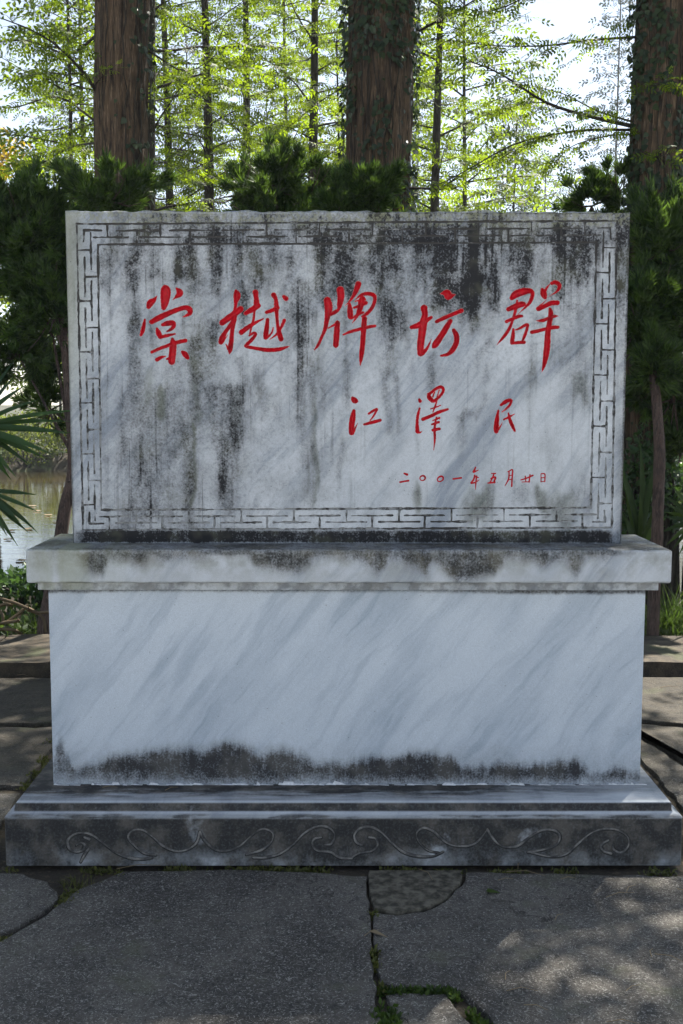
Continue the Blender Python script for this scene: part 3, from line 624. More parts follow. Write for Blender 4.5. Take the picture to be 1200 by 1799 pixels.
def worn_box(x0, x1, y0, y1, z0, z1, bev, amp, cuts=90):
    bm = box_bm(x0, x1, y0, y1, z0, z1, 0); bmesh.ops.subdivide_edges(bm, edges=[e for e in bm.edges if abs(e.verts[0].co.x-e.verts[1].co.x) > .1], cuts=cuts)
    es = [e for e in bm.edges if abs(e.verts[0].co.x-e.verts[1].co.x) < .1 and abs(e.verts[0].co.x-e.verts[1].co.x) > 1e-5 or e.verts[0].co.x in (x0, x1) and e.verts[1].co.x in (x0, x1)]
    bmesh.ops.bevel(bm, geom=[e for e in bm.edges if e.calc_face_angle(0) > .5], offset=bev, segments=3, profile=.5, affect='EDGES')
    for v in bm.verts:
        p = np.array([[v.co.x*26, v.co.y*26, v.co.z*26]]); q = np.array([[v.co.x*90, v.co.y*90, v.co.z*90]]); k = (vnoise(p, 61)[0]-.5)*amp+(vnoise(q, 62)[0]-.5)*amp*.7-max(0, vnoise(p*.6, 63)[0]-.72)*amp*6
        edge = min(abs(v.co.z-z0), abs(v.co.z-z1)) < bev and min(abs(v.co.y-y0), abs(v.co.y-y1)) < bev
        if edge:
            v.co.z += k if v.co.z > (z0+z1)/2 else -k; v.co.y += -k if v.co.y < (y0+y1)/2 else k
    return bm
bm_obj('cap_slab', worn_box(capd['xl'], capd['xr'], YC, YCB, capd['z0'], capd['z1'], .009, .0022), MAT['cap'], MON, MO)
bm_obj('moulding', box_bm(mou['xl'], mou['xr'], YM, YCB-.03, mou['z0'], capd['z0']-.001, .003), MAT['cap'], MON, MO)
bm_obj('plinth', box_bm(pli['xl'], pli['xr'], YP, YCB-.055, BZ2+.001, mou['z0']-.001, .004), MAT['plinth'], MON, MO)
# base: stepped profile; the front face carries the scroll carving
S7, S8 = ((100, 1430), 2.3077), ((600, 1430), 2.3077)
W3 = 15.0
scroll = Carve(bas['xl']+.02, bas['xr']-.02, .006, .150, .001)
def sc(src, pts): scroll.stroke(px_path([(x, y, W3*random.uniform(.75, 1.15)) for x, y in pts], *src, 0.0, 1.0, 5))
sc(S7, [(78,128),(96,118),(112,128),(104,148),(76,156),(50,142),(42,112),(62,88),(98,78),(140,86),(190,122),(240,160),(300,181),(350,184),(385,178)])
sc(S7, [(130,104),(110,96)]); sc(S7, [(130,140),(112,165),(96,196)])
sc(S7, [(400,168),(352,160),(312,128),(288,96),(306,68),(350,68),(392,98),(432,132),(482,152),(530,145),(565,118),(580,74)])
sc(S7, [(580,74),(602,112),(642,146),(692,150),(742,130),(792,86),(832,62),(872,76),(872,110),(832,146),(768,166)])
sc(S7, [(796,178),(846,178),(902,164),(952,130),(1002,80),(1052,53),(1100,56),(1126,86),(1112,122),(1086,126)])
sc(S7, [(1072,96),(1044,102),(1036,126),(1056,150),(1108,156),(1146,178),(1196,182)])
sc(S8, [(44,176),(74,160),(122,152),(146,130),(138,102),(112,96)]); sc(S8, [(84,128),(60,116),(52,86),(78,58),(120,55),(162,76),(202,116),(252,156),(312,173),(372,172),(412,154)])
sc(S8, [(392,158),(350,148),(316,116),(304,82),(330,58),(370,70),(402,98),(442,126),(502,132),(552,114),(592,64)])
sc(S8, [(592,64),(612,98),(652,132),(712,132),(762,96),(812,68),(862,68),(886,92),(872,125),(822,145),(756,156)])
sc(S8, [(770,158),(850,175),(912,164),(962,120),(1012,80),(1062,62),(1120,66),(1162,96),(1162,136),(1132,158),(1104,144),(1102,120)])
sc(S8, [(1094,162),(1062,152),(1054,126),(1084,108)])
lps = scroll.contours(.0004); Vs, Ts, dS = scroll.recess(lps, 0, .006, .0015, 1.6)
_dv = np.minimum(0, scroll.sample(Vs[:, 0], Vs[:, 2])); Vs[:, 1] -= np.clip((-_dv-.0022)*2.2, 0, .0055)
Vf, Tf = face_with_holes(lps, (bas['xl']+.006, bas['xr']-.006, .001, BZ1-.004), 0, [scroll])
yB = .66; prof = [(0, .001), (0, BZ1-.004), (.003, BZ1), (YS-.004, BZ1B-.002), (YS, BZ1B), (YS+.001, BZ2-.004), (YS+.005, BZ2), (yB, BZ2), (yB+.02, BZ1), (yB+.02, .001)]
bl_, br_, sl_, sr_ = bas['xl'], bas['xr'], stp['xl'], stp['xr']
xs = [(bl_, br_), (bl_, br_), (bl_, br_), (sl_-.004, sr_+.004), (sl_, sr_), (sl_, sr_), (sl_+.004, sr_-.004), (sl_+.004, sr_-.004), (bl_, br_), (bl_, br_)]
Lr = [(x[0]+(.006 if i < 2 else 0), p[0], p[1]) for i, (x, p) in enumerate(zip(xs, prof))]; Rr = [(x[1]-(.006 if i < 2 else 0), p[0], p[1]) for i, (x, p) in enumerate(zip(xs, prof))]
nb = len(Vf); k = len(prof); E = np.array(Lr+Rr); Q = [(nb+i, nb+i+1, nb+k+i+1, nb+k+i) for i in range(1, k-1)]
E = np.vstack([E, [(bl_, .008, .001), (bl_, .008, BZ1), (br_, .008, .001), (br_, .008, BZ1), (bl_, yB+.02, .001), (br_, yB+.02, .001)]])
o_ = nb+2*k
Q += [(nb+0, o_, o_+1, nb+1), (nb+k+1, o_+3, o_+2, nb+k+0)]
T3 = [(nb+1, o_+1, nb+2), (nb+k+2, o_+3, nb+k+1)]
# sides: lower wall and upper wall
Q += [(o_, o_+4, nb+8, o_+1), (o_+2, o_+3, nb+k+8, o_+5), (nb+3, nb+4, nb+5, nb+6)[::-1], (nb+k+3, nb+k+4, nb+k+5, nb+k+6)]
Q += [(nb+2, o_+1, nb+8, nb+3), (nb+k+3, nb+k+8, o_+3, nb+k+2), (nb+3, nb+8, nb+7, nb+6), (nb+k+6, nb+k+7, nb+k+8, nb+k+3)]
BASE = mesh_arrays('base_slab', np.vstack([Vf, E]), [np.vstack([Tf, T3]), np.array(Q)], MAT['base'], MON, origin=MO, label='dark weathered stepped base slab with carved scrolls')
mesh_arrays('scroll_carving', Vs, Ts, [MAT['scroll'], MAT['scroll_ridge']], BASE, origin=MO, mi=(dS < -.0026).astype(int))
# white mortar squeezed out along the foot of the plinth: ragged bead in several dabs
V, F = [], []
xx = pli['xl']+.002
while xx < pli['xr']-.01:
    n_ = (xx-pli['xl'])/(pli['xr']-pli['xl']); L = random.uniform(.008, .05); h = random.uniform(.001, .0045) if random.random() < .65 else random.uniform(.004, .010)
    if n_ < .05 or .29 < n_ < .5: h *= 1.4
    h *= 1.15; d = random.uniform(.003, .010)
    b = len(V); V += [(xx, YP, BZ2+.0015), (xx+L, YP, BZ2+.0015), (xx+L, YP-d, BZ2+.0015), (xx, YP-d*.7, BZ2+.0015), (xx+L*.2, YP-.0005, BZ2+h), (xx+L*.8, YP-.0005, BZ2+h*random.uniform(.4, 1)), (xx+L*.7, YP-d*.5, BZ2+h*.5), (xx+L*.25, YP-d*.5, BZ2+h*.6)]
    F += [[b+i for i in f] for f in ((0, 3, 7, 4), (3, 2, 6, 7), (2, 1, 5, 6), (7, 6, 5, 4), (0, 4, 5, 1))]
    xx += L*random.uniform(.45, .85) + (random.uniform(.01, .05) if random.random() < .12 else 0)
mesh_arrays('mortar_bead', np.array(V), np.array(F), MAT['mortar'], MON, origin=MO, label='ragged white mortar along the plinth foot', kind='stuff')

# ------------------------------------------------------------------ ground, pond, paving
def mat_soil():
    g = NG('soil'); n = g.noise(g.pos, 3, 5, .6); n2 = g.noise(g.pos, 45, 4, .7)
    c = g.mix(g.step(n, .4, .62), (.022, .017, .011), (.048, .038, .024)); c = g.mix(g.step(n2, .52, .70), c, (.085, .066, .040))
    c = g.mix(g.mul(g.step(g.noise(g.pos, 1.1, 4, .6), .5, .64), g.step(g.sep(g.pos)[1], 24, 27)), c, (.06, .10, .025))
    return g.principled(c, .95, g.bump(n2, .6, .02))
def mat_water():
    g = NG('pond water'); n = g.noise(g.scale(g.pos, (1.0, 2.6, 1)), 2.2, 3, .5); n2 = g.noise(g.pos, 14, 2, .5)
    mud = g.mix(g.step(g.noise(g.pos, .5, 4, .6), .4, .65), (.030, .024, .010), (.06, .046, .018))
    return g.principled(mud, .035, g.bump(g.add(n, g.mul(n2, .15)), .08, .05), IOR=1.5)
def mat_flag():
    g = NG('flagstone'); x, y, z = g.sep(g.pos)
    big = g.noise(g.pos, 2.3, 4, .6); mid = g.noise(g.pos, 16, 5, .68); fine = g.noise(g.pos, 95, 3, .65, .6); sp = g.noise(g.pos, 62, 2, .5, 3.2)
    c = g.mix(g.step(big, .36, .64), (.048, .044, .039), (.112, .102, .088))
    c = g.mix(g.mul(g.step(mid, .48, .68), .6), c, (.030, .030, .030))
    c = g.mix(g.mul(g.step(fine, .50, .68), .7), c, (.120, .115, .105))
    c = g.mix(g.mul(g.step(sp, .575, .63), .85), c, (.26, .25, .23))
    c = g.mix(g.mul(g.step(fine, .30, .44, 1, 0), .75), c, (.013, .013, .014))
    _va = g.t.nodes.new('ShaderNodeVectorMath'); _va.operation = 'MULTIPLY_ADD'; g.put(_va.inputs[0], g.noise(g.pos, 5.5, 5, .65, 0, True)); _va.inputs[1].default_value = (.42, .42, 0); g.put(_va.inputs[2], g.pos)
    cr = g.voro(_va.outputs[0], 2.0, 'DISTANCE_TO_EDGE')[0]
    wob = g.noise(g.pos, 9, 4, .6); c = g.mix(g.mul(g.step(g.add(cr, g.mul(g.sub(wob, .5), .02)), .002, .010, 1, 0), g.step(g.noise(g.pos, 2.2, 2), .50, .60, 0, .8)), c, (.012, .011, .010))
    back = g.step(y, .3, 1.2)                                  # browner, mossier stone behind the monument
    c = g.mix(g.mul(back, .75), c, g.mix(g.step(mid, .38, .64), (.018, .015, .010), (.050, .041, .028)))
    c = g.mix(g.mul(g.step(g.noise(g.pos, 4.5, 4, .65), .56, .68), .35), c, (.065, .075, .035))
    h = g.add(g.mul(fine, .8), g.add(g.mul(mid, 1.6), g.add(g.mul(sp, .5), g.mul(g.noise(g.pos, 5, 4, .6), 3.0))))
    return g.principled(c, .8, g.bump(h, .8, .008), Specular_IOR_Level=.25)
def mat_kerb():
    g = NG('kerb stone'); mid = g.noise(g.pos, 12, 5, .65); fine = g.noise(g.pos, 120, 3, .6)
    c = g.mix(g.step(mid, .36, .66), (.020, .016, .010), (.066, .050, .032)); c = g.mix(g.mul(g.step(fine, .54, .7), .5), c, (.12, .10, .07))
    c = g.mix(g.mul(g.step(g.noise(g.pos, 3.5, 4), .54, .66), .5), c, (.055, .07, .025))
    return g.principled(c, .9, g.bump(g.add(mid, g.mul(fine, .4)), .6, .01))
MAT['soil'] = mat_soil(); MAT['water'] = mat_water(); MAT['flag'] = mat_flag(); MAT['kerb'] = mat_kerb()
MAT['patch'] = simple('lichen stone', (.026, .023, .015), .95, scale=34, bumps=1, bd=.012, col2=(.135, .122, .092), detail=10)
MAT['bounce_pave'] = simple('unseen bounce paving', (.42, .41, .39), .85, scale=3, col2=(.52, .51, .49))  # kept pale to throw light back onto the monument front

def axis(dense0, dense1, step, far0, far1):
    a = list(np.arange(dense0, dense1+1e-6, step)); v, s = dense1, step
    while v < far1: s *= 1.5; v += s; a.append(v)
    v, s = dense0, step
    while v > far0: s *= 1.5; v -= s; a.insert(0, v)
    return np.array(a)
gx = axis(-14, 14, .3, -500, 500); gy = axis(-3, 28, .2, -300, 600)
GX, GY = np.meshgrid(gx, gy)
def ss(x, a, b): t = np.clip((x-a)/(b-a), 0, 1); return t*t*(3-2*t)
def ground_z(x, y):
    x = np.asarray(x, float); y = np.asarray(y, float)
    n = vnoise(np.stack([x.ravel()*.9, y.ravel()*.9, 0*x.ravel()], 1), 5).reshape(x.shape)-.5
    z = -.020 + ss(y, 2.9, 3.4)*.04 + n*.07*ss(y, 3.1, 3.6)
    dip = ss(y + n*.9, 4.9, 6.6)*(1-ss(y + n*1.5, 24.2, 26.2))
    return z - dip*1.0 + ss(y, 25, 27)*.15
GZ = ground_z(GX, GY); ny_, nx_ = GX.shape; idx = np.arange(nx_*ny_).reshape(ny_, nx_)
mesh_arrays('ground', np.stack([GX, GY, GZ], 2).reshape(-1, 3), np.stack([idx[:-1, :-1], idx[:-1, 1:], idx[1:, 1:], idx[1:, :-1]], 2).reshape(-1, 4), MAT['soil'], smooth=True, kind='structure')
WZ = -.32
mesh_arrays('pond_water', np.array([(-300, 4, WZ), (300, 4, WZ), (300, 27.5, WZ), (-300, 27.5, WZ)]), np.array([(0, 1, 2, 3)]), MAT['water'], kind='structure')
mesh_arrays('bounce_pavement', np.array([(-40, -60, -.006), (40, -60, -.006), (40, -2.3, -.006), (-40, -2.3, -.006)]), np.array([(0, 1, 2, 3)]), MAT['bounce_pave'], kind='structure')  # unseen ground added behind the camera to bounce sunlight onto the shaded marble

PAV = empty('flagstone_paving', (0, 0, 0), 'irregular dark flagstone paving around the monument', 'paving'); del PAV['category']; PAV['kind'] = 'structure'
def slab(poly, px=True, zt=0.0, th=.05, mat='flag', name='flagstone', jit=.011, bev=.008, Z=0.0):
    P = [at(u, v, Z=Z).xy if px else Vector((u, v)) for u, v in poly]
    Q = []
    for a, b in zip(P, P[1:]+P[:1]):
        L = (b-a).length; n = max(1, min(30, int(L/.035)))
        nn = Vector((-(b-a).y, (b-a).x)).normalized() if L else Vector((0, 0))
        for i in range(n):
            q = a.lerp(b, i/n); w = 0 if i == 0 else (vnoise(np.array([[q.x*14, q.y*14, 1.]]), 8)[0]-.5)*2*jit
            Q.append(q + nn*w)
    bm = bmesh.new(); f = bm.faces.new([bm.verts.new((q.x, q.y, zt)) for q in Q])
    if f.normal.z < 0: f.normal_flip()
    r = bmesh.ops.extrude_face_region(bm, geom=[f]); vs = [v for v in r['geom'] if isinstance(v, bmesh.types.BMVert)]
    bmesh.ops.translate(bm, verts=[v for v in bm.verts if v not in vs], vec=(0, 0, -th))
    bm.normal_update()
    top = [e for e in bm.edges if all(abs(v.co.z-zt) < 1e-6 for v in e.verts)]
    if bev: bmesh.ops.bevel(bm, geom=top, offset=bev, segments=2, profile=.6, affect='EDGES', clamp_overlap=True)
    return bm_obj(name, bm, MAT[mat], PAV)
slab([(-420, 1532), (40, 1534), (84, 1548), (101, 1566), (102, 1578), (76, 1600), (30, 1628), (-2, 1640), (-420, 1800)])
slab([(214, 1532), (420, 1529), (560, 1534), (646, 1540), (650, 1585), (652, 1650), (657, 1700), (663, 1735), (670, 1790), (662, 1880), (655, 2060), (-700, 2060), (-500, 1830), (0, 1655), (80, 1610), (116, 1582), (140, 1562)], zt=.003)
slab([(656, 1602), (700, 1607), (746, 1600.5), (783, 1582), (811, 1555.5), (818, 1532), (1260, 1538), (1700, 1545), (1900, 2060), (1020, 2060), (900, 1830), (866, 1796), (812, 1744), (790, 1730), (700, 1732), (668, 1726), (661, 1700), (656, 1640)])
slab([(648, 1530), (652, 1580), (658, 1596), (700, 1604), (745, 1598), (782, 1579), (808, 1554), (812, 1530)], zt=.004, mat='patch', jit=.005)
slab([(678, 1744), (784, 1742), (800, 1766), (850, 1812), (900, 1880), (980, 2060), (676, 2060), (680, 1860), (690, 1800)], zt=-.004)
slab([(-420, 1190), (88, 1192), (120, 1225), (120, 1268), (60, 1272), (-420, 1262)], zt=.004)
slab([(-420, 1268), (60, 1278), (120, 1274), (120, 1290), (84, 1322), (42, 1380), (-420, 1376)], zt=0)
slab([(-420, 1386), (36, 1392), (4, 1440), (-12, 1480), (-12, 1524), (-420, 1524)], zt=-.003)
slab([(1080, 1190), (1640, 1190), (1640, 1290), (1240, 1276), (1180, 1270), (1080, 1262)], zt=.004)
slab([(1080, 1270), (1180, 1278), (1240, 1284), (1640, 1300), (1640, 1530), (1400, 1450), (1208, 1340), (1160, 1310), (1080, 1262)], zt=.006)
slab([(1080, 1276), (1150, 1312), (1200, 1346), (1390, 1456), (1640, 1540), (1250, 1528), (1222, 1440), (1160, 1370)], zt=0)
slab([(-.96, .72), (.93, .72), (.9, 1.6), (-.2, 1.66), (-.9, 1.6)], px=False); slab([(-.9, 1.66), (-.22, 1.72), (-.3, 2.42), (-1.2, 2.42)], px=False); slab([(-.16, 1.72), (.9, 1.66), (1.1, 2.42), (-.24, 2.42)], px=False)
KERB = empty('stone_kerb', (0, 2.8, 0), 'worn brown stone kerb between the paving and the pond bank', 'kerb')
xk = -4.6
while xk < 4.6:
    L = random.uniform(.9, 1.5); bm = box_bm(xk, xk+L-.012, 2.47+random.uniform(-.015, .015), 3.16+random.uniform(-.03, .03), -.06, .08+random.uniform(-.008, .008), 0)
    bmesh.ops.subdivide_edges(bm, edges=list(bm.edges), cuts=5, use_grid_fill=True)
    for v in bm.verts:
        q = vnoise(np.array([[v.co.x*6, v.co.y*6, v.co.z*6]]), 21)[0]-.5; v.co.z += q*.02; v.co.y += q*.022
    bm_obj('kerb_stone', bm, MAT['kerb'], KERB, (0, 2.8, 0), smooth=False); xk += L

# ------------------------------------------------------------------ plants: materials
def mat_leaf(name, c1, c2, trans, tk=.5, rough=.55):
    g = NG(name); t = g.attr('tint'); t = g.math('POWER', t, 1.3); c = g.mix(t, c1, c2); tc = g.mix(t, tuple(v*.42 for v in trans), tuple(min(1, v*1.15) for v in trans))
    d = g.t.nodes.new('ShaderNodeBsdfPrincipled'); g.put(d.inputs['Base Color'], c); d.inputs['Roughness'].default_value = rough; d.inputs['Specular IOR Level'].default_value = .3
    tr = g.t.nodes.new('ShaderNodeBsdfTranslucent'); g.put(tr.inputs[0], tc)
    m = g.t.nodes.new('ShaderNodeMixShader'); m.inputs[0].default_value = tk
    g.t.links.new(d.outputs[0], m.inputs[1]); g.t.links.new(tr.outputs[0], m.inputs[2]); g.t.links.new(m.outputs[0], g.out.inputs[0]); return g.m
MAT['redwood_leaf'] = mat_leaf('redwood leaf', (.022, .052, .008), (.080, .125, .014), (.29, .41, .014), .56)
MAT['juniper'] = mat_leaf('juniper', (.016, .040, .014), (.075, .135, .028), (.11, .19, .022), .40)
MAT['ivy'] = mat_leaf('ivy', (.016, .030, .018), (.040, .062, .028), (.05, .09, .02), .22, .4)
MAT['palm'] = mat_leaf('palm', (.022, .055, .022), (.045, .095, .028), (.09, .18, .03), .35, .4)
MAT['shrub'] = mat_leaf('shrub', (.030, .060, .010), (.110, .135, .018), (.22, .28, .03), .5)
MAT['yellow_leaf'] = mat_leaf('yellow leaf', (.22, .17, .012), (.34, .19, .015), (.60, .44, .03), .55)
MAT['far_leaf'] = mat_leaf('far leaf', (.075, .090, .085), (.12, .135, .12), (.10, .13, .09), .3)  # bare-twig grey with the blue fade of distance put into the colour
MAT['grass'] = mat_leaf('grass', (.022, .050, .010), (.060, .100, .018), (.10, .17, .025), .38)
MAT['moss'] = mat_leaf('moss', (.060, .075, .018), (.13, .13, .035), (.12, .14, .03), .3)
MAT['dry'] = mat_leaf('dry leaf', (.13, .095, .055), (.26, .20, .12), (.16, .12, .06), .25, .7)
def mat_bark(name, dk, md, lt, sc=1.0):
    g = NG(name); x, y, z = g.sep(g.pos)
    n = g.noise(g.comb(g.mul(x, 38*sc), g.mul(y, 38*sc), g.mul(z, 4.5*sc)), 1, 5, .62); n2 = g.noise(g.comb(g.mul(x, 120*sc), g.mul(y, 120*sc), g.mul(z, 9*sc)), 1, 3, .6)
    big = g.noise(g.pos, 3*sc, 4, .6)
    c = g.mix(g.step(n, .36, .56), dk, md); c = g.mix(g.mul(g.step(n2, .5, .68), .8), c, lt); c = g.mix(g.mul(g.step(big, .5, .66), .5), c, dk)
    return g.principled(c, .92, g.bump(g.add(n, g.mul(n2, .5)), .9, .02))
MAT['bark'] = mat_bark('redwood bark', (.012, .008, .005), (.080, .052, .031), (.20, .142, .092))
MAT['bark_thin'] = mat_bark('thin bark', (.012, .010, .007), (.032, .026, .019), (.06, .05, .04), 1.6)
MAT['bark_juniper'] = mat_bark('juniper bark', (.028, .018, .015), (.090, .058, .046), (.17, .12, .10), 1.8)

# ------------------------------------------------------------------ plants: geometry
def nz(v): return v/(np.linalg.norm(v, axis=-1, keepdims=True)+1e-9)
def place(tmpl, pos, ax, nr, sc):
    """tmpl (K,m,3) polygons in a local frame; -> V (n*K*m,3), F (n*K,m)"""
    X = nz(ax); Z = nz(nr-(nr*X).sum(1, keepdims=True)*X); Y = np.cross(Z, X)
    Kp, m, _ = tmpl.shape; t = tmpl.reshape(-1, 3)
    V = pos[:, None, :]+sc[:, None, None]*(t[None, :, 0:1]*X[:, None]+t[None, :, 1:2]*Y[:, None]+t[None, :, 2:3]*Z[:, None])
    return V.reshape(-1, 3), np.arange(len(pos)*Kp*m).reshape(-1, m)
def diamond(p, d, L, w, lift=0.0):
    p, d = np.array(p, float), nz(np.array(d, float)); s = np.array([-d[1], d[0], 0])
    return [p, p+d*L*.45+s*w/2+[0, 0, lift], p+d*L, p+d*L*.45-s*w/2+[0, 0, lift]]
def spray(pairs=4, ll=.30, lw=.11, ang=58):
    q = []
    for i in range(pairs):
        x = .12+.8*i/pairs; k = 1-.35*abs(i/pairs-.4)
        for s in (1, -1): q.append(diamond((x, 0, 0), (math.cos(R(ang)), s*math.sin(R(ang)), -.18), ll*k, lw, .02))
    q.append(diamond((.85, 0, 0), (1, 0, -.1), ll*.8, lw)); q.append(diamond((0, 0, 0), (1, 0, 0), .95, .022))
    return np.array(q)
SPRAY = spray(3, .42, .17, 55); SPRAY_S = spray(2, .50, .24, 52)
TUFT = np.array([diamond((0, 0, 0), (1, a, b), l, .12) for a, b, l in ((.1, .1, 1), (.55, .2, .8), (-.5, -.1, .85), (.2, -.5, .75), (-.2, .55, .8), (.9, -.2, .5))])
TUFT[:, [1, 3]] = TUFT[:, [0]]*.0+TUFT[:, [1, 3]]
LEAF = np.array([diamond((0, 0, 0), (1, 0, 0), 1, .5)])
IVY = np.array([[(0, 0, 0), (.18, .42, .03), (.55, .30, 0), (1, 0, -.05), (.55, -.30, 0), (.18, -.42, .03)]])
def tube(P, r, sides=6):
    P = np.asarray(P, float); n = len(P); d = np.gradient(P, axis=0) if n > 2 else np.repeat(P[1:]-P[:1], n, 0); d = nz(d)
    ref = np.where(np.abs(d[:, 2:3]) > .9, np.array([[1., 0, 0]]), np.array([[0, 0, 1.]])); a = nz(np.cross(d, ref)); b = np.cross(d, a)
    th = np.linspace(0, 2*np.pi, sides, endpoint=False); r = np.broadcast_to(np.asarray(r, float), (n,))
    V = P[:, None]+r[:, None, None]*(np.cos(th)[None, :, None]*a[:, None]+np.sin(th)[None, :, None]*b[:, None])
    i = np.arange(n*sides).reshape(n, sides); j = np.roll(i, -1, 1)
    return V.reshape(-1, 3), np.stack([i[:-1], j[:-1], j[1:], i[1:]], 2).reshape(-1, 4)
class Bag:
    def __init__(s): s.V, s.F, s.M, s.T, s.n = [], [], [], [], 0
    def add(s, V, F, m=0, tint=None):
        s.V.append(V); s.F.append(F+s.n); s.n += len(V); s.M.append(np.full(len(F), m)); s.T.append(np.full(len(F), .5) if tint is None else tint)
    def leaves(s, tmpl, pos, ax, nr, sc, m=1, t0=.0, t1=1.0):
        if not len(pos): return
        V, F = place(tmpl, np.asarray(pos), np.asarray(ax), np.asarray(nr), np.asarray(sc)); tt = np.repeat(rng.uniform(t0, t1, len(pos)), len(tmpl))
        s.add(V, F, m, np.clip(tt+rng.normal(0, .12, len(tt)), 0, 1))
    def build(s, name, mats, parent, origin, smooth=False, **pr):
        k = {}
        for f, m, t in zip(s.F, s.M, s.T): k.setdefault(f.shape[1], [[], [], []]); [a.append(b) for a, b in zip(k[f.shape[1]], (f, m, t))]
        Fs = [np.vstack(v[0]) for v in k.values()]; M = np.concatenate([np.concatenate(v[1]) for v in k.values()]); T = np.concatenate([np.concatenate(v[2]) for v in k.values()])
        return mesh_arrays(name, np.vstack(s.V), Fs, mats, parent, tint=T, mi=M, origin=origin, smooth=smooth, **pr)
def branch_path(p, az, L, e0, e1, n=7, wob=.06):
    pts = [np.array(p, float)]; 
    for i in range(n-1):
        e = e0+(e1-e0)*i/(n-1); az += rng.normal(0, wob); e += rng.normal(0, wob)
        pts.append(pts[-1]+L/(n-1)*np.array([math.cos(az)*math.cos(e), math.sin(az)*math.cos(e), math.sin(e)]))
    return np.array(pts)
def lerp_path(P, t):
    f = t*(len(P)-1); i = min(int(f), len(P)-2); return P[i]+(P[i+1]-P[i])*(f-i), nz((P[i+1]-P[i])[None])[0]
def leafy_branch(bag, P, r0, dens=1.0, twig=.38, ssz=(.075, .12), tmpl=SPRAY, start=.12, droop=.35, tw_step=.11, sp_step=.05):
    L = np.linalg.norm(np.diff(P, axis=0), axis=1).sum(); n = len(P)
    bag.add(*tube(P, np.linspace(r0, max(.0015, r0*.15), n), 5), 0)
    pos, ax, nr, sc = [], [], [], []; t = start; side = 1
    while t < 1:
        p, d = lerp_path(P, t); side = -side
        if rng.random() < dens:
            lat = np.cross(d, [0, 0, 1.]); lat = lat/(np.linalg.norm(lat)+1e-6)
            l = twig*(1-.55*t)*rng.uniform(.5, 1.2); td = nz((d*rng.uniform(.5, 1.0)+lat*side*rng.uniform(.6, 1.1)+np.array([0, 0, rng.uniform(-.35, .25)]))[None])[0]
            q1 = p+td*l*.5; q2 = q1+nz((td+np.array([0, 0, -droop*rng.uniform(.2, 1.2)]))[None])[0]*l*.5
            tp = np.array([p, q1, q2]); bag.add(*tube(tp, [r0*.22+.0012, .0016, .001], 3), 0)
            k = max(2, int(l/sp_step)); sg = 1
            for i in range(k):
                a = .15+.85*i/(k-1) if k > 1 else 1; c, dd = lerp_path(tp, a*.999); sg = -sg
                la = np.cross(dd, [0, 0, 1.]); pos.append(c); ax.append(dd*.8+la*sg*.9*(1 if i < k-1 else .1)+np.array([0, 0, rng.uniform(-.5, .15)])); nr.append(np.array([0, -.4, .5])+rng.normal(0, .8, 3)); sc.append(rng.uniform(*ssz))
        t += tw_step/L*rng.uniform(.7, 1.3)
    bag.leaves(tmpl, np.array(pos).reshape(-1, 3), np.array(ax).reshape(-1, 3), np.array(nr).reshape(-1, 3), np.array(sc), 1)
def trunk_mesh(P, r, sides, ridged=.0, zs=1.0, seed=0):
    """tapered trunk; ridged bark as real relief"""
    V, F = tube(P, r, sides)
    if ridged:
        n = len(P); th = np.tile(np.linspace(0, 2*np.pi, sides, endpoint=False), n); k = np.repeat(np.arange(n), sides); C = np.asarray(P)[k]; rad = nz(V-C)
        q = np.stack([np.cos(th)*7, np.sin(th)*7, C[:, 2]*1.1*zs], 1); q2 = np.stack([np.cos(th)*20, np.sin(th)*20, C[:, 2]*3.0*zs], 1)
        h = (np.abs(vnoise(q, seed)-.5)*2)**.7*.9+(vnoise(q2, seed+1)-.5)*.8+(vnoise(np.stack([np.cos(th)*1.6, np.sin(th)*1.6, C[:, 2]*.8], 1), seed+2)-.5)*1.6
        V = V+rad*(h*ridged)[:, None]
    return V, F
def redwood(u, vb, Y, dia, H, label, group, nb=36, z0=1.3, Lmax=1.7, dens=.9, tmpl=SPRAY, ssz=(.075, .12), lean=0.0, leaf='redwood_leaf', bark='bark_thin', tw=.4, tw_step=.11, sp_step=.05, e0=(.1, .5), name='redwood_tree', ridged=0.0, sides=10):
    b = at(u, vb, Y); x = b.x; zb = float(ground_z(np.array([x]), np.array([Y]))[0])-.05
    base = Vector((x-lean*1.5, Y, zb)); t = empty(name, base, label, 'tree', group)
    n = 26; hs = np.linspace(0, 1, n); P = np.stack([base.x+lean*hs*H*.3+.03*np.sin(hs*7+u), np.full(n, Y)+.03*np.cos(hs*5+u), zb+hs*H], 1)
    r = dia/2*(1-.75*hs**1.2); r[0] *= 1.5; r[1] *= 1.15
    V, F = trunk_mesh(P, r, sides, ridged, seed=int(u)); mesh_arrays('trunk', V, F, MAT[bark], t, origin=base, smooth=not ridged)
    bag = Bag(); az = rng.uniform(0, 6)
    for i in range(nb):
        h = z0+(H-z0-.3)*(i+rng.uniform(0, .8))/nb; k = h/H; az += 2.4+rng.normal(0, .3)
        c, _ = lerp_path(P, min(.99, (h-zb)/H)); L = Lmax*(1-k)**.55*rng.uniform(.55, 1.1)
        leafy_branch(bag, branch_path(c, az, L, rng.uniform(*e0), rng.uniform(-.15, .35)), .005+L*.007, dens, tw, ssz, tmpl, tw_step=tw_step, sp_step=sp_step)
    bag.build('crown', [MAT[bark], MAT[leaf]], t, base, kind='stuff')
    return t, P, r
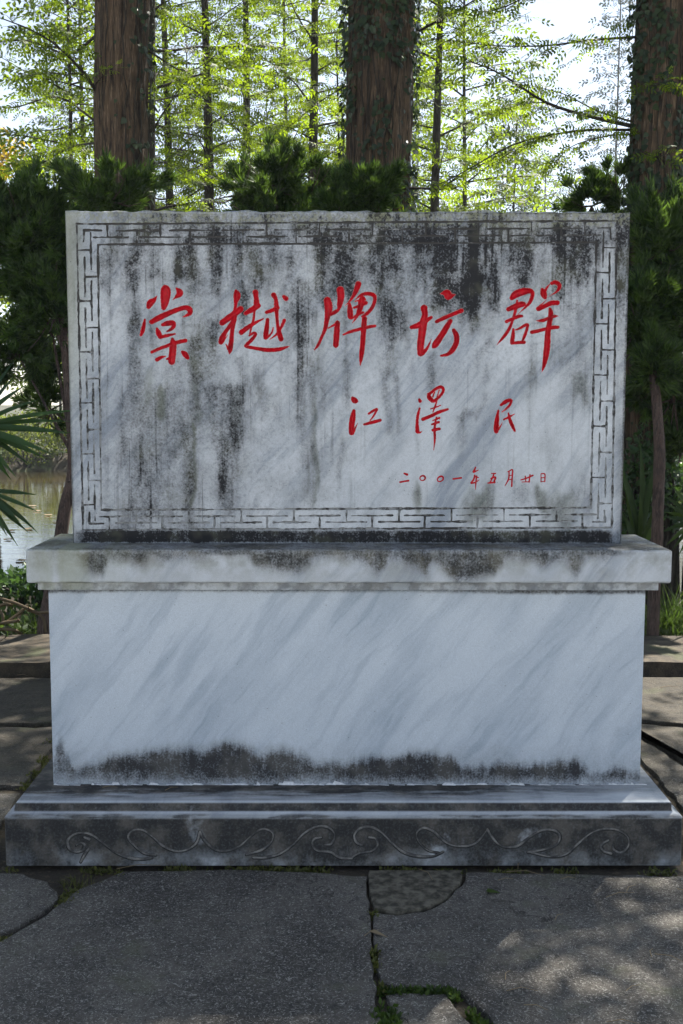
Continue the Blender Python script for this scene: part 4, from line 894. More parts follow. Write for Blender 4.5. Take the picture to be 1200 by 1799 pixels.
def old_trunk(Y, ul, ur, seed, H, label, extra_limbs, ivy=None, crown=46, dark=None):
    """one of the three thick trunks; ul/ur: photo edges at two heights [(v, left, right), ...]"""
    (v1, l1, r1), (v2, l2, r2) = ul, ur
    a, b = at((l1+r1)/2, v1, Y), at((l2+r2)/2, v2, Y); px = (at(601, 300, Y)-at(600, 300, Y)).length
    ra, rb = (r1-l1)*px/2, (r2-l2)*px/2; zb = .0
    def cx(z): return b.x+(a.x-b.x)*(z-b.z)/(a.z-b.z)
    def rr(z): return max(.05, (rb+(ra-rb)*(z-b.z)/(a.z-b.z))*(1 if z < a.z else 1-.8*(z-a.z)/(H-a.z)) + .10*max(0, 1-z/.9)**2)
    zs = np.concatenate([np.linspace(zb-.1, a.z+.6, 150), np.linspace(a.z+.7, H, 30)])
    P = np.stack([[cx(min(z, a.z+1)) for z in zs], np.full(len(zs), Y), zs], 1); r = np.array([rr(z) for z in zs])
    base = Vector((P[0, 0], Y, zb)); t = empty('redwood_tree', base, label, 'tree', 'old redwoods behind the monument')
    V, F = trunk_mesh(P, r*.95, 100, .026, seed=seed); mesh_arrays('trunk', V, F, MAT['bark'], t, origin=base)
    bag = Bag()
    az = seed
    for i in range(crown):                              # crown far up, above the picture
        z = a.z+1.7+(H-a.z-2.0)*i/crown; az += 2.4; L = 3.4*(1-(z-a.z)/(H-a.z))**.5*rng.uniform(.6, 1.1)
        leafy_branch(bag, branch_path((cx(a.z+1), Y, z), az, L, rng.uniform(.0, .4), rng.uniform(-.3, .1)), .012+L*.007, 1.0, .7, (.20, .30), SPRAY_S, tw_step=.16, sp_step=.12)
    for pts, r0, kw in extra_limbs:
        Q = np.array([tuple(at(u, v, y)) for u, v, y in pts]); Q4 = np.column_stack([Q, np.zeros(len(Q))])
        q = np.array([smooth_path(np.column_stack([Q[:, 0], Q[:, 1], Q[:, 2]+10]), 4)][0]); q[:, 2] -= 10
        leafy_branch(bag, q, r0, **kw)
    bag.build('crown', [MAT['bark_thin'], MAT['redwood_leaf']], t, base, kind='stuff')
    if ivy:
        n, fn, lab = ivy; iv = empty('ivy_vine', base, lab, 'ivy', 'ivy on the old trunks'); pos, ax, nr, sc, got = [], [], [], [], 0
        stems = Bag(); 
        for k in range(7):
            a0 = rng.uniform(math.pi*1.02, math.pi*1.98); zz = np.linspace(.1, a.z+.4, 40); aa = a0+np.cumsum(rng.normal(0, .06, 40))
            stems.add(*tube(np.stack([[cx(z)+(rr(z)+.012)*math.cos(q) for z, q in zip(zz, aa)], [Y+(rr(z)+.012)*math.sin(q) for z, q in zip(zz, aa)], zz], 1), .005, 5), 0)
        stems.build('stems', [MAT['bark_thin']], iv, base)
        while got < n:
            z = rng.uniform(.3, a.z+.5); th = rng.uniform(math.pi*.85, math.pi*2.15)
            if fn(th, z, vnoise(np.array([[math.cos(th)*2.2, math.sin(th)*2.2, z*3.0]]), seed+40)[0]) < rng.random(): continue
            o = np.array([math.cos(th), math.sin(th), 0]); pos.append(np.array([cx(z), Y, z])+o*(rr(z)+.02+rng.random()*.03))
            ax.append(np.array([rng.normal(0, .5), rng.normal(0, .2), -1])+o*.35); nr.append(o+rng.normal(0, .35, 3)+[0, 0, .3]); sc.append(rng.choice([rng.uniform(.020, .034), rng.uniform(.03, .048), rng.uniform(.04, .062)])); got += 1
        lb = Bag(); lb.leaves(IVY, np.array(pos), np.array(ax), np.array(nr), np.array(sc), 0); lb.build('leaves', [MAT['ivy']], iv, base, kind='stuff')
    return t
lk = dict(dens=1.0, twig=.34, ssz=(.07, .115), tw_step=.06, sp_step=.042)
lk2 = dict(dens=.9, twig=.27, ssz=(.07, .11), tw_step=.065, sp_step=.042)
old_trunk(4.6, (0, 171, 262), (300, 172, 258), 11, 11, 'thick brown trunk left of centre, with little ivy, behind the monument',
          [([(175, 170, 4.6), (140, 120, 4.3), (70, 60, 4.0), (-60, 10, 3.8)], .014, lk), ([(172, 60, 4.6), (120, 95, 5), (40, 70, 5.2), (-80, 90, 5.4)], .012, lk), ([(175, 250, 4.6), (120, 260, 5.2), (40, 300, 5.6), (-60, 290, 5.6)], .010, lk),
           ([(170, 215, 4.6), (100, 170, 4.9), (10, 190, 5.2), (-70, 150, 5.2)], .010, lk), ([(262, 90, 4.6), (330, 125, 4.4), (400, 80, 4.2)], .008, lk2), ([(258, 180, 4.6), (330, 170, 5), (380, 210, 5.2)], .007, lk2)],
          (420, lambda th, z, n: 0 if z < 1.5 else (1.0 if math.cos(th) > .35 else .10)*(1 if n > .45 else .15), 'sparse ivy creeping up the right side of the left trunk'))
old_trunk(5.0, (0, 614, 727), (330, 608, 722), 23, 12, 'thick ivy-clad trunk directly behind the middle of the monument',
          [([(725, 60, 5), (800, 20, 4.6), (900, -40, 4.4)], .012, lk2), ([(610, 150, 5), (560, 180, 5.3), (500, 230, 5.6)], .007, lk2), ([(720, 330, 4.7), (800, 330, 4.5), (860, 290, 4.3), (930, 250, 4.2)], .010, lk2)],
          (3000, lambda th, z, n: 0.06 if z < 1.8 else .95 if z > 4.0 else ((1 if math.cos(th) > .45 else .6) if n > .53 else (.25 if math.cos(th) > .6 else .03)), 'dense dark ivy covering the middle trunk'))
old_trunk(4.3, (0, 1120, 1212), (330, 1108, 1198), 37, 11, 'thick ivy-clad trunk at the right edge of the photo',
          [([(1115, 222, 4.3), (1040, 205, 4.0), (960, 180, 3.7), (880, 130, 3.5), (820, 105, 3.4)], .016, lk), ([(1115, 215, 4.3), (1050, 195, 4.5), (990, 165, 4.6), (930, 150, 4.6)], .008, lk2), ([(1115, 65, 4.3), (1040, 70, 4.1), (960, 80, 3.9), (870, 80, 3.7), (790, 70, 3.6)], .010, lk),
           ([(1112, 228, 4.3), (1040, 228, 4.2), (980, 235, 4.1), (900, 255, 4.0), (800, 310, 3.9), (720, 345, 3.9)], .011, dict(lk2, dens=.65)), ([(1112, 235, 4.3), (1060, 240, 4), (1000, 260, 3.8), (970, 300, 3.7)], .006, lk2),
           ([(960, 180, 3.7), (980, 230, 3.7), (1000, 290, 3.75)], .003, dict(lk2, dens=.2)), ([(1000, -60, 3.8), (930, -10, 3.7), (860, 20, 3.6), (800, 10, 3.6)], .008, lk), ([(1115, 140, 4.1), (1150, 150, 3.9), (1180, 130, 3.8)], .004, lk2), ([(1115, 260, 4.05), (1150, 275, 3.9), (1185, 265, 3.8)], .004, lk2)],
          (2500, lambda th, z, n: .9 if n > .5 else .10, 'ivy with pale stems covering the right trunk'))
# younger redwoods standing along the pond edge: (photo column, distance, diameter, height, ...)
YR = [(266, 7.4, .13, 9.5, 'dark younger trunk half hidden behind the left thick trunk'), (293, 11.0, .13, 9, 'slim leafy redwood just right of the left thick trunk'), (362, 9.2, .135, 9, 'straight dark slim redwood between left and middle trunks'),
      (430, 11.5, .14, 9.5, 'leafy slim redwood rising over the centre juniper, left side'), (549, 10.5, .15, 9.5, 'slim redwood rising over the centre juniper, right side'), (594, 13.5, .07, 8, 'thin sapling just left of the middle trunk'),
      (768, 10.0, .13, 9, 'slim leafy redwood right of the middle trunk')]
for u, Y, dia, H, lab in YR:
    redwood(u, 300, Y, dia*1.3, H, lab, 'young redwoods by the pond', nb=56, z0=1.3, Lmax=2.1, dens=1.0, ssz=(.095, .16), tw=.5, tw_step=.10, sp_step=.052)
for u, Y, dia, H, lab in [(150, 14, .12, 10, 'slim redwood left of the left thick trunk, far side of the bank'), (122, 12.5, .10, 9.5, 'slim redwood at the far left above the dark juniper'), (960, 24, .10, 8.5, 'small feathery redwood low in the right sky gap'), (500, 15, .12, 10.5, 'faint slim redwood seen above the centre juniper'),
                          (690, 16, .12, 10.5, 'slim redwood mostly hidden by the middle trunk'), (815, 14, .11, 9.5, 'leafy slim redwood with yellow-green sprays right of centre'), (905, 19, .10, 8.5, 'small pale redwood right of the leafy group')]:
    redwood(u, 300, Y, dia, H, lab, 'young redwoods by the pond', nb=60, z0=1.6, Lmax=2.4 if u not in (905, 960) else 1.3, dens=1.0, ssz=(.16, .25), tw=.55, tmpl=SPRAY_S, tw_step=.14, sp_step=.085)
# unseen trees added left and right of the view; their crowns shade the paving
for X, Y, lab in [(3.9, 2.9, 'tall unseen redwood added beyond the right edge to shade the paving'), (-3.8, 3.4, 'tall unseen redwood added beyond the left edge to shade the paving')]:
    base = Vector((X, Y, 0)); t = empty('redwood_tree', base, lab, 'tree', 'old redwoods behind the monument'); zs = np.linspace(-.1, 11, 60)
    P = np.stack([np.full(60, X), np.full(60, Y), zs], 1); V, F = trunk_mesh(P, .22*(1-.7*zs/11)+.08*np.clip(1-zs, 0, 1)**2, 40, .014, seed=int(X*10)+90); mesh_arrays('trunk', V, F, MAT['bark'], t, origin=base)
    bag = Bag(); az = 0
    for i in range(46):
        z = 5.0+6*i/46; az += 2.4; L = 3.6*(1-(z-3)/8.5)**.5*rng.uniform(.6, 1.1)
        leafy_branch(bag, branch_path((X, Y, z), az, L, rng.uniform(.0, .4), rng.uniform(-.3, .1)), .012+L*.007, 1.0, .7, (.2, .3), SPRAY_S, tw_step=.16, sp_step=.12)
    bag.build('crown', [MAT['bark_thin'], MAT['redwood_leaf']], t, base, kind='stuff')

# ------------------------------------------------------------------ junipers
def juniper(label, base_px, Y, lobes, trunk_px=None, trunk_r=.035, n=9000, sz=(.06, .115), name='juniper', gap=.40, group='junipers behind the monument'):
    """lobes: (u, v, ru, rv, Y, share)"""
    b = at(base_px[0], base_px[1], Y) if len(base_px) == 2 else Vector(base_px); b.z = .0
    t = empty(name, b, label, 'juniper', group); tot = sum(l[5] for l in lobes)
    tp = trunk_px or [(base_px[0], base_px[1], Y), (lobes[0][0], lobes[0][1], lobes[0][4])]
    Q = np.array([tuple(at(*p)) for p in tp]); q = smooth_path(np.column_stack([Q[:, :2], Q[:, 2]+10]), 8); q[:, 2] -= 10
    q[0, 2] = min(q[0, 2], -.02)
    V, F = trunk_mesh(q, np.linspace(trunk_r*1.15, trunk_r*.6, len(q)), 22, trunk_r*.16, 3, 5); mesh_arrays('trunk', V, F, MAT['bark_juniper'], t, origin=b)
    bag = Bag()
    for (u, v, ru, rv, y, k) in lobes:
        c = np.array(at(u, v, y)); px = (at(u+1, v, y)-at(u, v, y)).length; rad = np.array([ru*px, (ru+rv)*.5*px, rv*px])
        c0, _ = lerp_path(q, .75); bag.add(*tube(np.array([c0, (c0+c)/2+rng.normal(0, .05, 3), c]), [trunk_r*.32, .009, .005], 6), 0)
        for j in range(10):
            d = nz(rng.normal(0, 1, (1, 3)))[0]; bag.add(*tube(np.array([c, c+d*rad*.55, c+d*rad*.95+[0, 0, .04]]), [.007, .004, .0015], 4), 0)
        m = int(n*k/tot); npl = max(14, int(m/95)); d = nz(rng.normal(0, 1, (npl, 3))+[0, 0, .25]); ln = .55+.75*rng.random(npl)**1.5
        pid = rng.integers(0, npl, m); f = rng.uniform(.12, 1.0, m)**.75; D = d[pid]
        bend = np.stack([0*f, 0*f, .22*f*f], 1)*rad.mean(); C = c+D*rad*(ln[pid]*f)[:, None]+bend
        wd = (.30*np.sin(np.clip(f, 0, 1)*math.pi*.9)**.8*(1-.45*f)+.03)*rad.mean()
        P = C+nz(rng.normal(0, 1, C.shape))*(wd*rng.random(m)**.6)[:, None]; keep = vnoise(P*9, 3) > gap-.14; P, D = P[keep], D[keep]; d = D
        ax = D*.9+np.array([0, -.1, .55])+rng.normal(0, .38, P.shape)
        bag.leaves(TUFT, P, ax, rng.normal(0, 1, P.shape), rng.uniform(*sz, len(P)), 1, 0, 1)
    bag.build('foliage', [MAT['bark_juniper'], MAT['juniper']], t, b, kind='stuff'); return t
juniper('large dark juniper left of the tablet, rising from the kerb', (76, 1105), 3.3, [(60, 440, 120, 130, 3.9, 1.6), (195, 355, 95, 62, 3.8, .9), (95, 550, 90, 110, 3.8, 1.1), (10, 400, 90, 80, 4.0, .8), (30, 620, 95, 70, 4.1, .5), (150, 480, 110, 120, 4.2, .9), (90, 720, 60, 70, 4.2, .35)],
        [(78, 1108, 3.3), (98, 1000, 3.35), (113, 900, 3.4), (128, 800, 3.5), (110, 560, 3.8)], .043, 18000, gap=.45)
juniper('dark juniper rising above the tablet left of the middle trunk', (480, 1000), 5.2, [(485, 325, 85, 62, 5.2, .8), (425, 345, 60, 60, 5.3, .6), (545, 340, 60, 62, 5.2, .7), (490, 400, 130, 60, 5.2, 1), (470, 520, 120, 120, 5.2, .6)], None, .05, 7000, gap=.53)
juniper('small green juniper in front of the middle trunk', (640, 950), 4.2, [(640, 350, 62, 50, 4.2, 1), (600, 380, 50, 45, 4.2, .5), (670, 420, 60, 80, 4.2, .7)], None, .03, 7000)
juniper('tall dense juniper right of the tablet with a bare reddish stem', (1152, 1000), 3.2, [(1165, 440, 75, 90, 3.7, 1.3), (1150, 545, 62, 95, 3.6, 1.2), (1205, 560, 75, 120, 3.9, 1.2), (1130, 620, 50, 60, 3.6, .5), (1195, 400, 75, 60, 3.9, .8), (1150, 650, 45, 55, 3.3, .6), (1185, 700, 60, 60, 3.8, .6), (1195, 790, 45, 60, 3.9, .5), (1125, 700, 35, 60, 3.9, .35), (1120, 560, 40, 80, 3.5, .5)],
        [(1150, 1000, 3.2), (1154, 940, 3.2), (1158, 800, 3.25), (1154, 720, 3.3), (1148, 650, 3.35), (1154, 600, 3.4), (1165, 520, 3.6), (1170, 440, 3.7)], .032, 20000)
juniper('sparse dark juniper top above the tablet right corner', (1060, 950), 4.4, [(1040, 362, 52, 42, 4.4, 1), (1085, 340, 48, 44, 4.4, .8), (1062, 398, 80, 44, 4.4, .9), (1100, 372, 50, 40, 4.4, .6)], None, .012, 4000, gap=.50)

# ------------------------------------------------------------------ fan palms, strap leaves, grass
def blade_mesh(L, w, sag, fold=.18, seg=7, tip=.9):
    xs = np.linspace(0, 1, seg+1); ww = w*np.minimum(1, xs*6+.25)*(1-np.clip((xs-.55)/(tip-.5), 0, 1)**1.4*.97)
    z = -sag*xs**2*L; V = []
    for x, h, q in zip(xs, ww, z): V += [(x*L, -h/2, q+fold*h), (x*L, 0, q), (x*L, h/2, q+fold*h)]
    F = [(3*i+a, 3*i+3+a, 3*i+4+a, 3*i+1+a) for i in range(seg) for a in (0, 1)]
    return np.array(V), np.array(F)
def orient(V, ax, nr, p):
    X = nz(np.array([ax], float))[0]; Z = np.array(nr, float); Z = nz((Z-(Z@X)*X)[None])[0]; Y = np.cross(Z, X); return V[:, :1]*X+V[:, 1:2]*Y+V[:, 2:]*Z+np.array(p)
def fan(label, name, hub, base, dirs, w, mat, cat='palm', group=None):
    """dirs: [(dx, dy, dz, length)]; each blade a part"""
    t = empty(name, base, label, cat, group); hub = Vector(hub)
    V, F = tube(np.array([tuple(base), tuple((Vector(base)+hub)/2+Vector((.02, .02, .03))), tuple(hub)]), [.014, .010, .008], 7); mesh_arrays('stalk', V, F, MAT[mat], t, origin=base, tint=np.full(len(F), .4))
    for dx, dy, dz, L in dirs:
        V, F = blade_mesh(L, w*random.uniform(.8, 1.15), random.uniform(.05, .3)); V = orient(V, (dx, dy, dz), (random.uniform(-.35, .35), -.75, .55), hub)
        mesh_arrays('blade', V, F, MAT[mat], t, origin=base, tint=np.full(len(F), random.random()), smooth=True)
    return t
def px_dirs(hub_px, Y, tips):
    h = at(*hub_px, Y); out = []
    for u, v, dy in tips:
        d = at(u, v, Y)-h; L = math.sqrt(d.length**2+dy*dy); out.append((d.x, dy, d.z, L))
    return h, out
h, dd = px_dirs((-45, 752), 3.35, [(40, 668, -.1), (22, 655, 0), (112, 722, .1), (62, 690, -.12), (135, 700, .1), (110, 738, -.1), (122, 752, .05), (88, 778, -.1), (78, 802, .05), (30, 830, -.08), (52, 812, .1), (5, 620, .1), (-40, 600, 0), (-120, 640, 0), (-160, 700, 0), (-170, 780, 0), (-110, 860, 0), (-50, 890, 0), (10, 850, .1)])
fan('upper fan palm leaf reaching in from the left edge', 'fan_palm_leaf', h, (h.x-.25, 3.5, .0), dd, .040, 'palm', group='palm leaves at the left edge')
h, dd = px_dirs((-30, 862), 3.2, [(68, 890, 0), (40, 905, -.1), (30, 960, 0), (12, 1000, -.1), (45, 945, .1), (58, 868, .1), (-20, 990, 0), (-100, 960, 0), (-130, 880, 0), (-60, 800, 0), (20, 930, -.15), (70, 930, .1)])
fan('lower drooping palm leaf at the left edge over the pond', 'fan_palm_leaf', h, (h.x-.2, 3.45, .0), dd, .034, 'palm', group='palm leaves at the left edge')
h, dd = px_dirs((1222, 915), 3.35, [(1166, 880, 0), (1160, 905, -.05), (1172, 862, .05), (1185, 846, 0), (1200, 835, .05), (1160, 930, 0), (1168, 950, -.05), (1180, 965, 0), (1195, 840, -.1), (1225, 820, 0), (1260, 840, 0), (1290, 900, 0), (1270, 960, 0), (1175, 895, .1), (1190, 975, -.05)])
fan('light green fan palm leaf at the right edge beside the stem', 'fan_palm_leaf', h, (h.x+.1, 3.45, .0), dd, .026, 'grass')
h, dd = px_dirs((1122, 965), 3.4, [(1104, 790, 0), (1150, 762, .05), (1148, 800, -.05), (1140, 850, 0), (1148, 880, -.1), (1100, 850, .05), (1112, 820, 0), (1128, 865, -.05), (1160, 905, -.05), (1095, 900, 0), (1108, 760, .1)])
fan('clump of long arching strap leaves behind the cap right end', 'strap_leaf_plant', h, (h.x, 3.4, .02), dd, .036, 'grass', 'plant')
def tuft_obj(label, name, c, n, L, spread, mat='grass', cat='grass', group=None, w=.006):
    t = None; V, F = [], []; k = 0
    for i in range(n):
        a = random.uniform(0, 6.28); p = np.array(c)+np.array([math.cos(a), math.sin(a), 0])*random.random()**.5*spread; p[2] = c[2]-.01
        v, f = blade_mesh(L*random.uniform(.5, 1.15), w*random.uniform(.7, 1.3), random.uniform(.1, .7), .1, 4); v = orient(v, (random.gauss(0, .45), random.gauss(0, .45), 1), (random.gauss(0, 1), random.gauss(0, 1), .1), p); V.append(v); F.append(f+k); k += len(v)
    F = np.vstack(F)
    o = mesh_arrays(name, np.vstack(V), F, MAT[mat], None, tint=rng.uniform(0, 1, len(F)), origin=c, label=label, category=cat); o.location = c
    if group: o['group'] = group
    return o
for i, (u, v, n, L, sp, lab) in enumerate([(58, 1078, 70, .20, .10, 'bright grass tuft on the bank left of the plinth'), (20, 1090, 50, .14, .12, 'short grass at the left edge among dead fronds'), (95, 1090, 60, .2, .12, 'grass tuft hidden half behind the plinth left side'),
                                         (1168, 1095, 120, .36, .12, 'tall grass clump right of the plinth above the kerb'), (1198, 1090, 110, .34, .12, 'tall grass at the right edge above the kerb'), (1140, 1095, 80, .26, .1, 'darker grass close to the plinth right side')]):
    p = at(u, v, 3.42); tuft_obj(lab, 'grass_tuft', (p.x, 3.42, .02), n, L, sp, group='grass tufts on the bank')
n_ = 9000; X = np.stack([rng.uniform(-4.5, 4.5, n_), 3.22+1.9*rng.random(n_)**1.3, np.zeros(n_)], 1); X = X[vnoise(X*2.3, 31) > .36]; X[:, 2] = ground_z(X[:, 0], X[:, 1])+rng.uniform(.0, .10, len(X))
gc = Bag(); gc.leaves(LEAF, X, rng.normal(0, .6, X.shape)+[0, 0, .55], rng.normal(0, 1, X.shape)+[0, -.5, .5], rng.uniform(.02, .075, len(X)), 0); gc.build('ground_cover', [MAT['grass']], None, None, kind='stuff', label='low dark leafy ground cover on the pond bank')
# dead palm fronds heaped on the kerb at the left
DF = empty('dead_palm_frond', (at(20, 1100, 3.3).x, 3.3, .05), 'heap of brown dead palm blades on the kerb left of the plinth', 'dead frond'); DO = DF.location.copy()
for a, b, c in [((-30, 1045), (20, 1058), (48, 1070)), ((48, 1070), (66, 1076), (88, 1076)), ((10, 1095), (30, 1080), (50, 1062)), ((-20, 1100), (10, 1094), (30, 1092)), ((30, 1092), (36, 1078), (44, 1066)), ((0, 1106), (22, 1108), (40, 1115)), ((50, 1070), (74, 1084), (80, 1112)), ((-10, 1064), (4, 1080), (4, 1098)), ((-30, 1085), (6, 1062), (20, 1063))]:
    P = np.array([tuple(at(*q, 3.28+random.uniform(-.08, .06))) for q in (a, b, c)]); V, F = tube(smooth_path(np.column_stack([P[:, :2], P[:, 2]+9]), 4)-[0, 0, 9], .011, 5); V[:, 1] = 3.28+(V[:, 1]-3.28)*.7
    mesh_arrays('dry_blade', V, F, MAT['dry'], DF, origin=DO, tint=np.full(len(F), random.random()*.6))

# ------------------------------------------------------------------ far bank: shrubs, trees, litter in the pond
def shrub(label, x, y, rx, rz, n, mat, group, sz=(.07, .13), zc=None, name='shrub', gap=.36):
    zb = float(ground_z(np.array([x]), np.array([y]))[0]); b = Vector((x, y, zb)); t = empty(name, b, label, 'shrub', group); zc = zc or zb+rz*.85; bag = Bag(); st = Bag()
    for j in range(9):
        d = nz(rng.normal(0, 1, (1, 3)))[0]; d[2] = abs(d[2]); st.add(*tube(np.array([[x+d[0]*.1, y, zb-.1], [x+d[0]*rx*.4, y+d[1]*rx*.4, zc-rz*.3], [x+d[0]*rx*.9, y+d[1]*rx*.9, zc+d[2]*rz*.8]]), [.03, .02, .006], 5), 0)
    st.build('stems', [MAT['bark_thin']], t, b, kind='stuff')
    d = nz(rng.normal(0, 1, (n*3, 3))); rr = rng.uniform(.1, 1, n*3)**.4*(.65+.6*vnoise(d*2+x, 4)); P = np.array([x, y, zc])+d*np.array([rx, rx, rz])*rr[:, None]
    P = P[(vnoise(P*2.2, 6) > gap) & (P[:, 2] > zb+.02)][:n]; bag.leaves(LEAF, P, rng.normal(0, 1, P.shape), rng.normal(0, 1, P.shape)+[0, -.5, .5], rng.uniform(*sz, len(P)), 0)
    bag.build('foliage', [MAT[mat]], t, b, kind='stuff')
_spots = [(-15.5, 26.2), (-13.4, 27), (-11.3, 26), (-9.6, 26.6), (-8.4, 25.6), (-7.0, 26.4), (-5.0, 26.2), (-2.6, 26.8), (0, 26.2), (2.6, 26.8), (5.0, 26.2), (7.0, 26.4), (8.3, 25.8), (9.8, 26.4), (11.8, 26), (14.5, 26.6)]
_wh = ['beyond the far left edge', 'left of the view, second clump', 'left of the view, third clump', 'at the left edge', 'under the dark juniper at left', 'just left of the tablet', 'behind the tablet left quarter', 'behind the tablet left of centre', 'behind the tablet centre', 'behind the tablet right of centre', 'behind the tablet right quarter', 'just right of the tablet', 'right of the reddish juniper stem', 'at the right edge', 'beyond the right edge', 'beyond the far right edge']
for i, ((x, y), w) in enumerate(zip(_spots, _wh)):
    shrub('dark leafy shrub on the far pond bank, ' + w, x, y, random.uniform(1.2, 1.6), random.uniform(.55, .85), 2600, 'shrub', 'shrubs on the far pond bank')
p = at(30, 300, 20); shrub('yellow and orange leaved tree at the left edge above the dark juniper', p.x, 17.5, 1.0, .75, 1500, 'yellow_leaf', None, (.08, .15), at(30, 290, 17.5).z, 'yellow_tree', .42)
FT = [(-110, 34, 'left of the view'), (95, 46, 'left of the left thick trunk'), (215, 42, 'behind the left thick trunk'), (330, 38, 'left of centre between the slim trunks'), (470, 44, 'behind the centre juniper'), (640, 40, 'behind the middle trunk'), (735, 46, 'right of the middle trunk'),
      (918, 44, 'centre of the right sky gap'), (1000, 60, 'low in the right sky gap'), (1082, 40, 'tallest, left of the right thick trunk'), (1180, 44, 'behind the right thick trunk'), (1260, 38, 'beyond the right edge')]
for u, Y, w in FT:
    H = {918: 15, 1000: 14.5, 1082: 19}.get(u, 14+random.random()*3)
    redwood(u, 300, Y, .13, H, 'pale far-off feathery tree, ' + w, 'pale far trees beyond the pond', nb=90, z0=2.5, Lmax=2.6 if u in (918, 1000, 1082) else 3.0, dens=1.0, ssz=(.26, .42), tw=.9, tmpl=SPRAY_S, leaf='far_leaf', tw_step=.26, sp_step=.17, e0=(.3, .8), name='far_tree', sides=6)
for u, v, y, rx, rz, lab in [(1128, 860, 3.75, .16, .42, 'low dark shrub between the tablet and the reddish juniper stem'), (1190, 880, 4.1, .22, .34, 'low shrub at the right edge behind the palm leaf'), (60, 1040, 4.3, .35, .16, 'low shrub on the bank left of the plinth')]:
    p = at(u, v, y); shrub(lab, p.x, y, rx, rz, 900, 'palm', 'low shrubs on the near bank', (.03, .08), max(.2, p.z), 'low_shrub', .3)
# crumpled white plastic floating by the far bank
p = at(66, 826, Z=WZ); bm = bmesh.new(); bmesh.ops.create_icosphere(bm, subdivisions=4, radius=1)
for v in bm.verts:
    c = v.co; n1 = vnoise(np.array([[c.x*2.2+5, c.y*2.2, c.z*2.2]]), 2)[0]; n2 = vnoise(np.array([[c.x*6+5, c.y*6, c.z*6]]), 3)[0]
    r = .55+.6*n1+.25*abs(n2-.5); v.co = Vector((c.x*r*.42, c.y*r*.25, max(-.05, c.z*r*.24+(.16 if c.x > .45 else 0)*max(0, c.z))))
MAT['plastic'] = simple('white plastic', (.62, .63, .64), .4, .15, 8)
o = bm_obj('plastic_bag', bm, MAT['plastic'], label='crumpled white plastic litter floating near the far bank', category='litter'); o.location = (p.x, p.y, WZ+.04)
# floating dead leaves on the water
for i, (u, v) in enumerate([(27, 986), (18, 935), (60, 930), (84, 905), (50, 890), (30, 905), (72, 898), (95, 918), (8, 950)]):
    q = at(u, v, Z=WZ); V = np.array(IVY[0])*[.16, .16, .1]; V[:, 2] += [.004, .012, .004, .02, .004, .012]
    o = mesh_arrays('floating_leaf', V, np.array([range(6)]), MAT['dry'], None, tint=[.8], label='pale dead leaf floating on the pond left of the monument', category='leaf', group='leaves floating on the pond'); o.location = (q.x, q.y, WZ+.004); o.rotation_euler.z = i*1.7

# ------------------------------------------------------------------ small things on the paving
def joint_moss(path, width, n, name, label, hmax=.018, mat='moss', sz=(.010, .022)):
    P = np.array([tuple(at(u, v, Z=0)) for u, v in path]); L = np.r_[0, np.cumsum(np.linalg.norm(np.diff(P, axis=0), axis=1))]; s = rng.uniform(0, L[-1], n*2)
    s = s[vnoise(np.stack([s*16, s*0, s*0], 1), len(path)) > .42][:n]
    X = np.stack([np.interp(s, L, P[:, i]) for i in range(3)], 1)+np.column_stack([rng.normal(0, width/2.4, (len(s), 2)), np.zeros(len(s))]); X[:, 2] = rng.uniform(-.020, -.003, len(s))
    bag = Bag(); bag.leaves(LEAF, X, rng.normal(0, .7, X.shape)+[0, 0, .8], rng.normal(0, 1, X.shape), rng.uniform(*sz, len(X)), 0)
    return bag.build(name, [MAT[mat]], None, None, kind='stuff', label=label)
joint_moss([(0, 1652), (78, 1608), (112, 1584), (132, 1566), (160, 1545), (215, 1534)], .030, 900, 'joint_moss', 'moss and grass in the paving joint at lower left')
joint_moss([(655, 1600), (656, 1660), (661, 1710), (672, 1738)], .014, 420, 'joint_moss', 'moss in the upright paving joint below the lichen stone')
joint_moss([(672, 1738), (700, 1740), (790, 1738), (812, 1760), (860, 1808)], .018, 800, 'joint_moss', 'green weeds in the paving joint at lower centre', mat='grass')
joint_moss([(676, 1740), (676, 1770), (682, 1840)], .05, 380, 'joint_weeds', 'low green weeds at the bottom centre of the paving', mat='grass', sz=(.014, .03))
joint_moss([(88, 1300), (84, 1322), (60, 1356), (42, 1384)], .03, 420, 'joint_moss', 'moss in the joint left of the base')
joint_moss([(10, 1526), (200, 1526), (420, 1524), (640, 1526), (830, 1530), (1198, 1530)], .028, 1500, 'foot_moss', 'dry moss and debris along the foot of the base', sz=(.008, .02))
for u, v, n, L, lab in [(120, 1546, 30, .035, 'small yellowish grass tuft left in the paving joint'), (152, 1552, 34, .04, 'small grass tuft beside the lower left joint'), (328, 1527, 34, .045, 'grass tuft at the base foot left of centre'), (360, 1528, 16, .03, 'tiny grass tuft near the base foot, left of centre'), (452, 1526, 16, .035, 'small grass tuft at the base foot by the scroll'), (478, 1524, 18, .04, 'small grass tuft at the base foot near the middle'), (60, 1632, 20, .025, 'low grass tuft in the lower left joint')]:
    q = at(u, v, Z=0); tuft_obj(lab, 'grass_tuft', (q.x, q.y, -.01), n, L, .03, 'moss', group='tufts in the paving joints', w=.003)
q = at(865, 1569, Z=0); V = np.array(IVY[0])*[.045, .035, .1]; o = mesh_arrays('fallen_leaf', V, np.array([range(6)]), MAT['grass'], None, tint=[.9], label='single fresh green leaf lying on the right flagstone', category='leaf'); o.location = (q.x-.02, q.y, .006)
q = at(658, 1640, Z=0); V = np.array(IVY[0])*[.06, .022, .1]; o = mesh_arrays('fallen_leaf', V, np.array([range(6)]), MAT['dry'], None, tint=[.9], label='pale dry leaf lying across the centre joint', category='leaf'); o.location = (q.x-.015, q.y, .008); o.rotation_euler.z = -.5
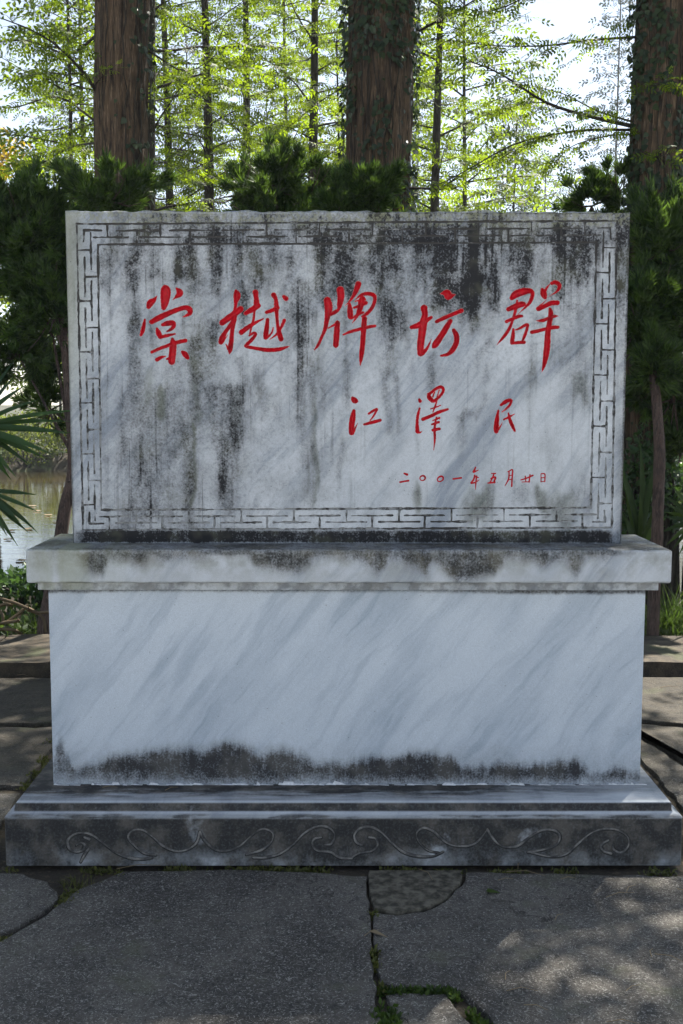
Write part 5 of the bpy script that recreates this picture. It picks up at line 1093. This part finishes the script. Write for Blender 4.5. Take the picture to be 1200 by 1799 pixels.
for i, (u, v, L, a) in enumerate([(1065, 1580, .10, .3), (1100, 1572, .07, .9), (890, 1535, .12, -.2), (910, 1530, .06, 1.2), (1190, 1565, .07, -1), (985, 1548, .05, .1), (875, 1550, .05, .1), (890, 1745, .08, .05), (888, 1725, .05, 1.2), (1150, 1680, .08, -.6), (1145, 1685, .05, 1.3), (975, 1620, .05, .9), (920, 1770, .06, -.4), (1065, 1800, .08, -.1), (1100, 1745, .05, .5),
                                  (640, 1648, .06, .6), (205, 1530, .14, .15), (180, 1385, .05, 0), (290, 1390, .05, .6), (735, 1530, .09, -1.1), (30, 1188, .07, -.2), (1160, 1210, .1, .1)]):
    q = at(u, v, Z=0); z = .007 if not (1380 < v < 1395) else BZ2+.003
    if z > .1: q = at(u, v, Z=BZ2)
    P = np.array([(0, 0, 0), (L*.5, L*.10, .004), (L, random.uniform(-.1, .1)*L, 0)]); V, F = tube(P, [.0013, .0011, .0006], 4)
    o = mesh_arrays('dry_needle', V, F, MAT['dry'], None, tint=np.full(len(F), .9), label='thin dry twig lying ' + ('on the step of the base' if z > .1 else 'along the foot of the base' if v < 1556 and v > 1500 else 'on the paving behind the monument' if v < 1300 else 'on the left flagstone' if u < 655 else 'on the right flagstone, upper part' if v < 1660 else 'on the right flagstone, lower part'), category='twig', group='dry needles lying on the stone'); o.location = (q.x, q.y, z); o.rotation_euler.z = a

# ------------------------------------------------------------------ thin daylight haze over the pond
g = bpy.data.materials.new('haze'); g.use_nodes = True; g.node_tree.nodes.clear(); _o = g.node_tree.nodes.new('ShaderNodeOutputMaterial'); _v = g.node_tree.nodes.new('ShaderNodeVolumePrincipled')
_v.inputs['Color'].default_value = (.90, .95, 1, 1); _v.inputs['Density'].default_value = .0011; _v.inputs['Anisotropy'].default_value = .2; g.node_tree.links.new(_v.outputs[0], _o.inputs['Volume'])
hb = box_bm(-70, 70, -66, 75, -2.2, 20.5, 0); bm_obj('haze', hb, g, kind='stuff', label='thin pale haze over the pond and trees')
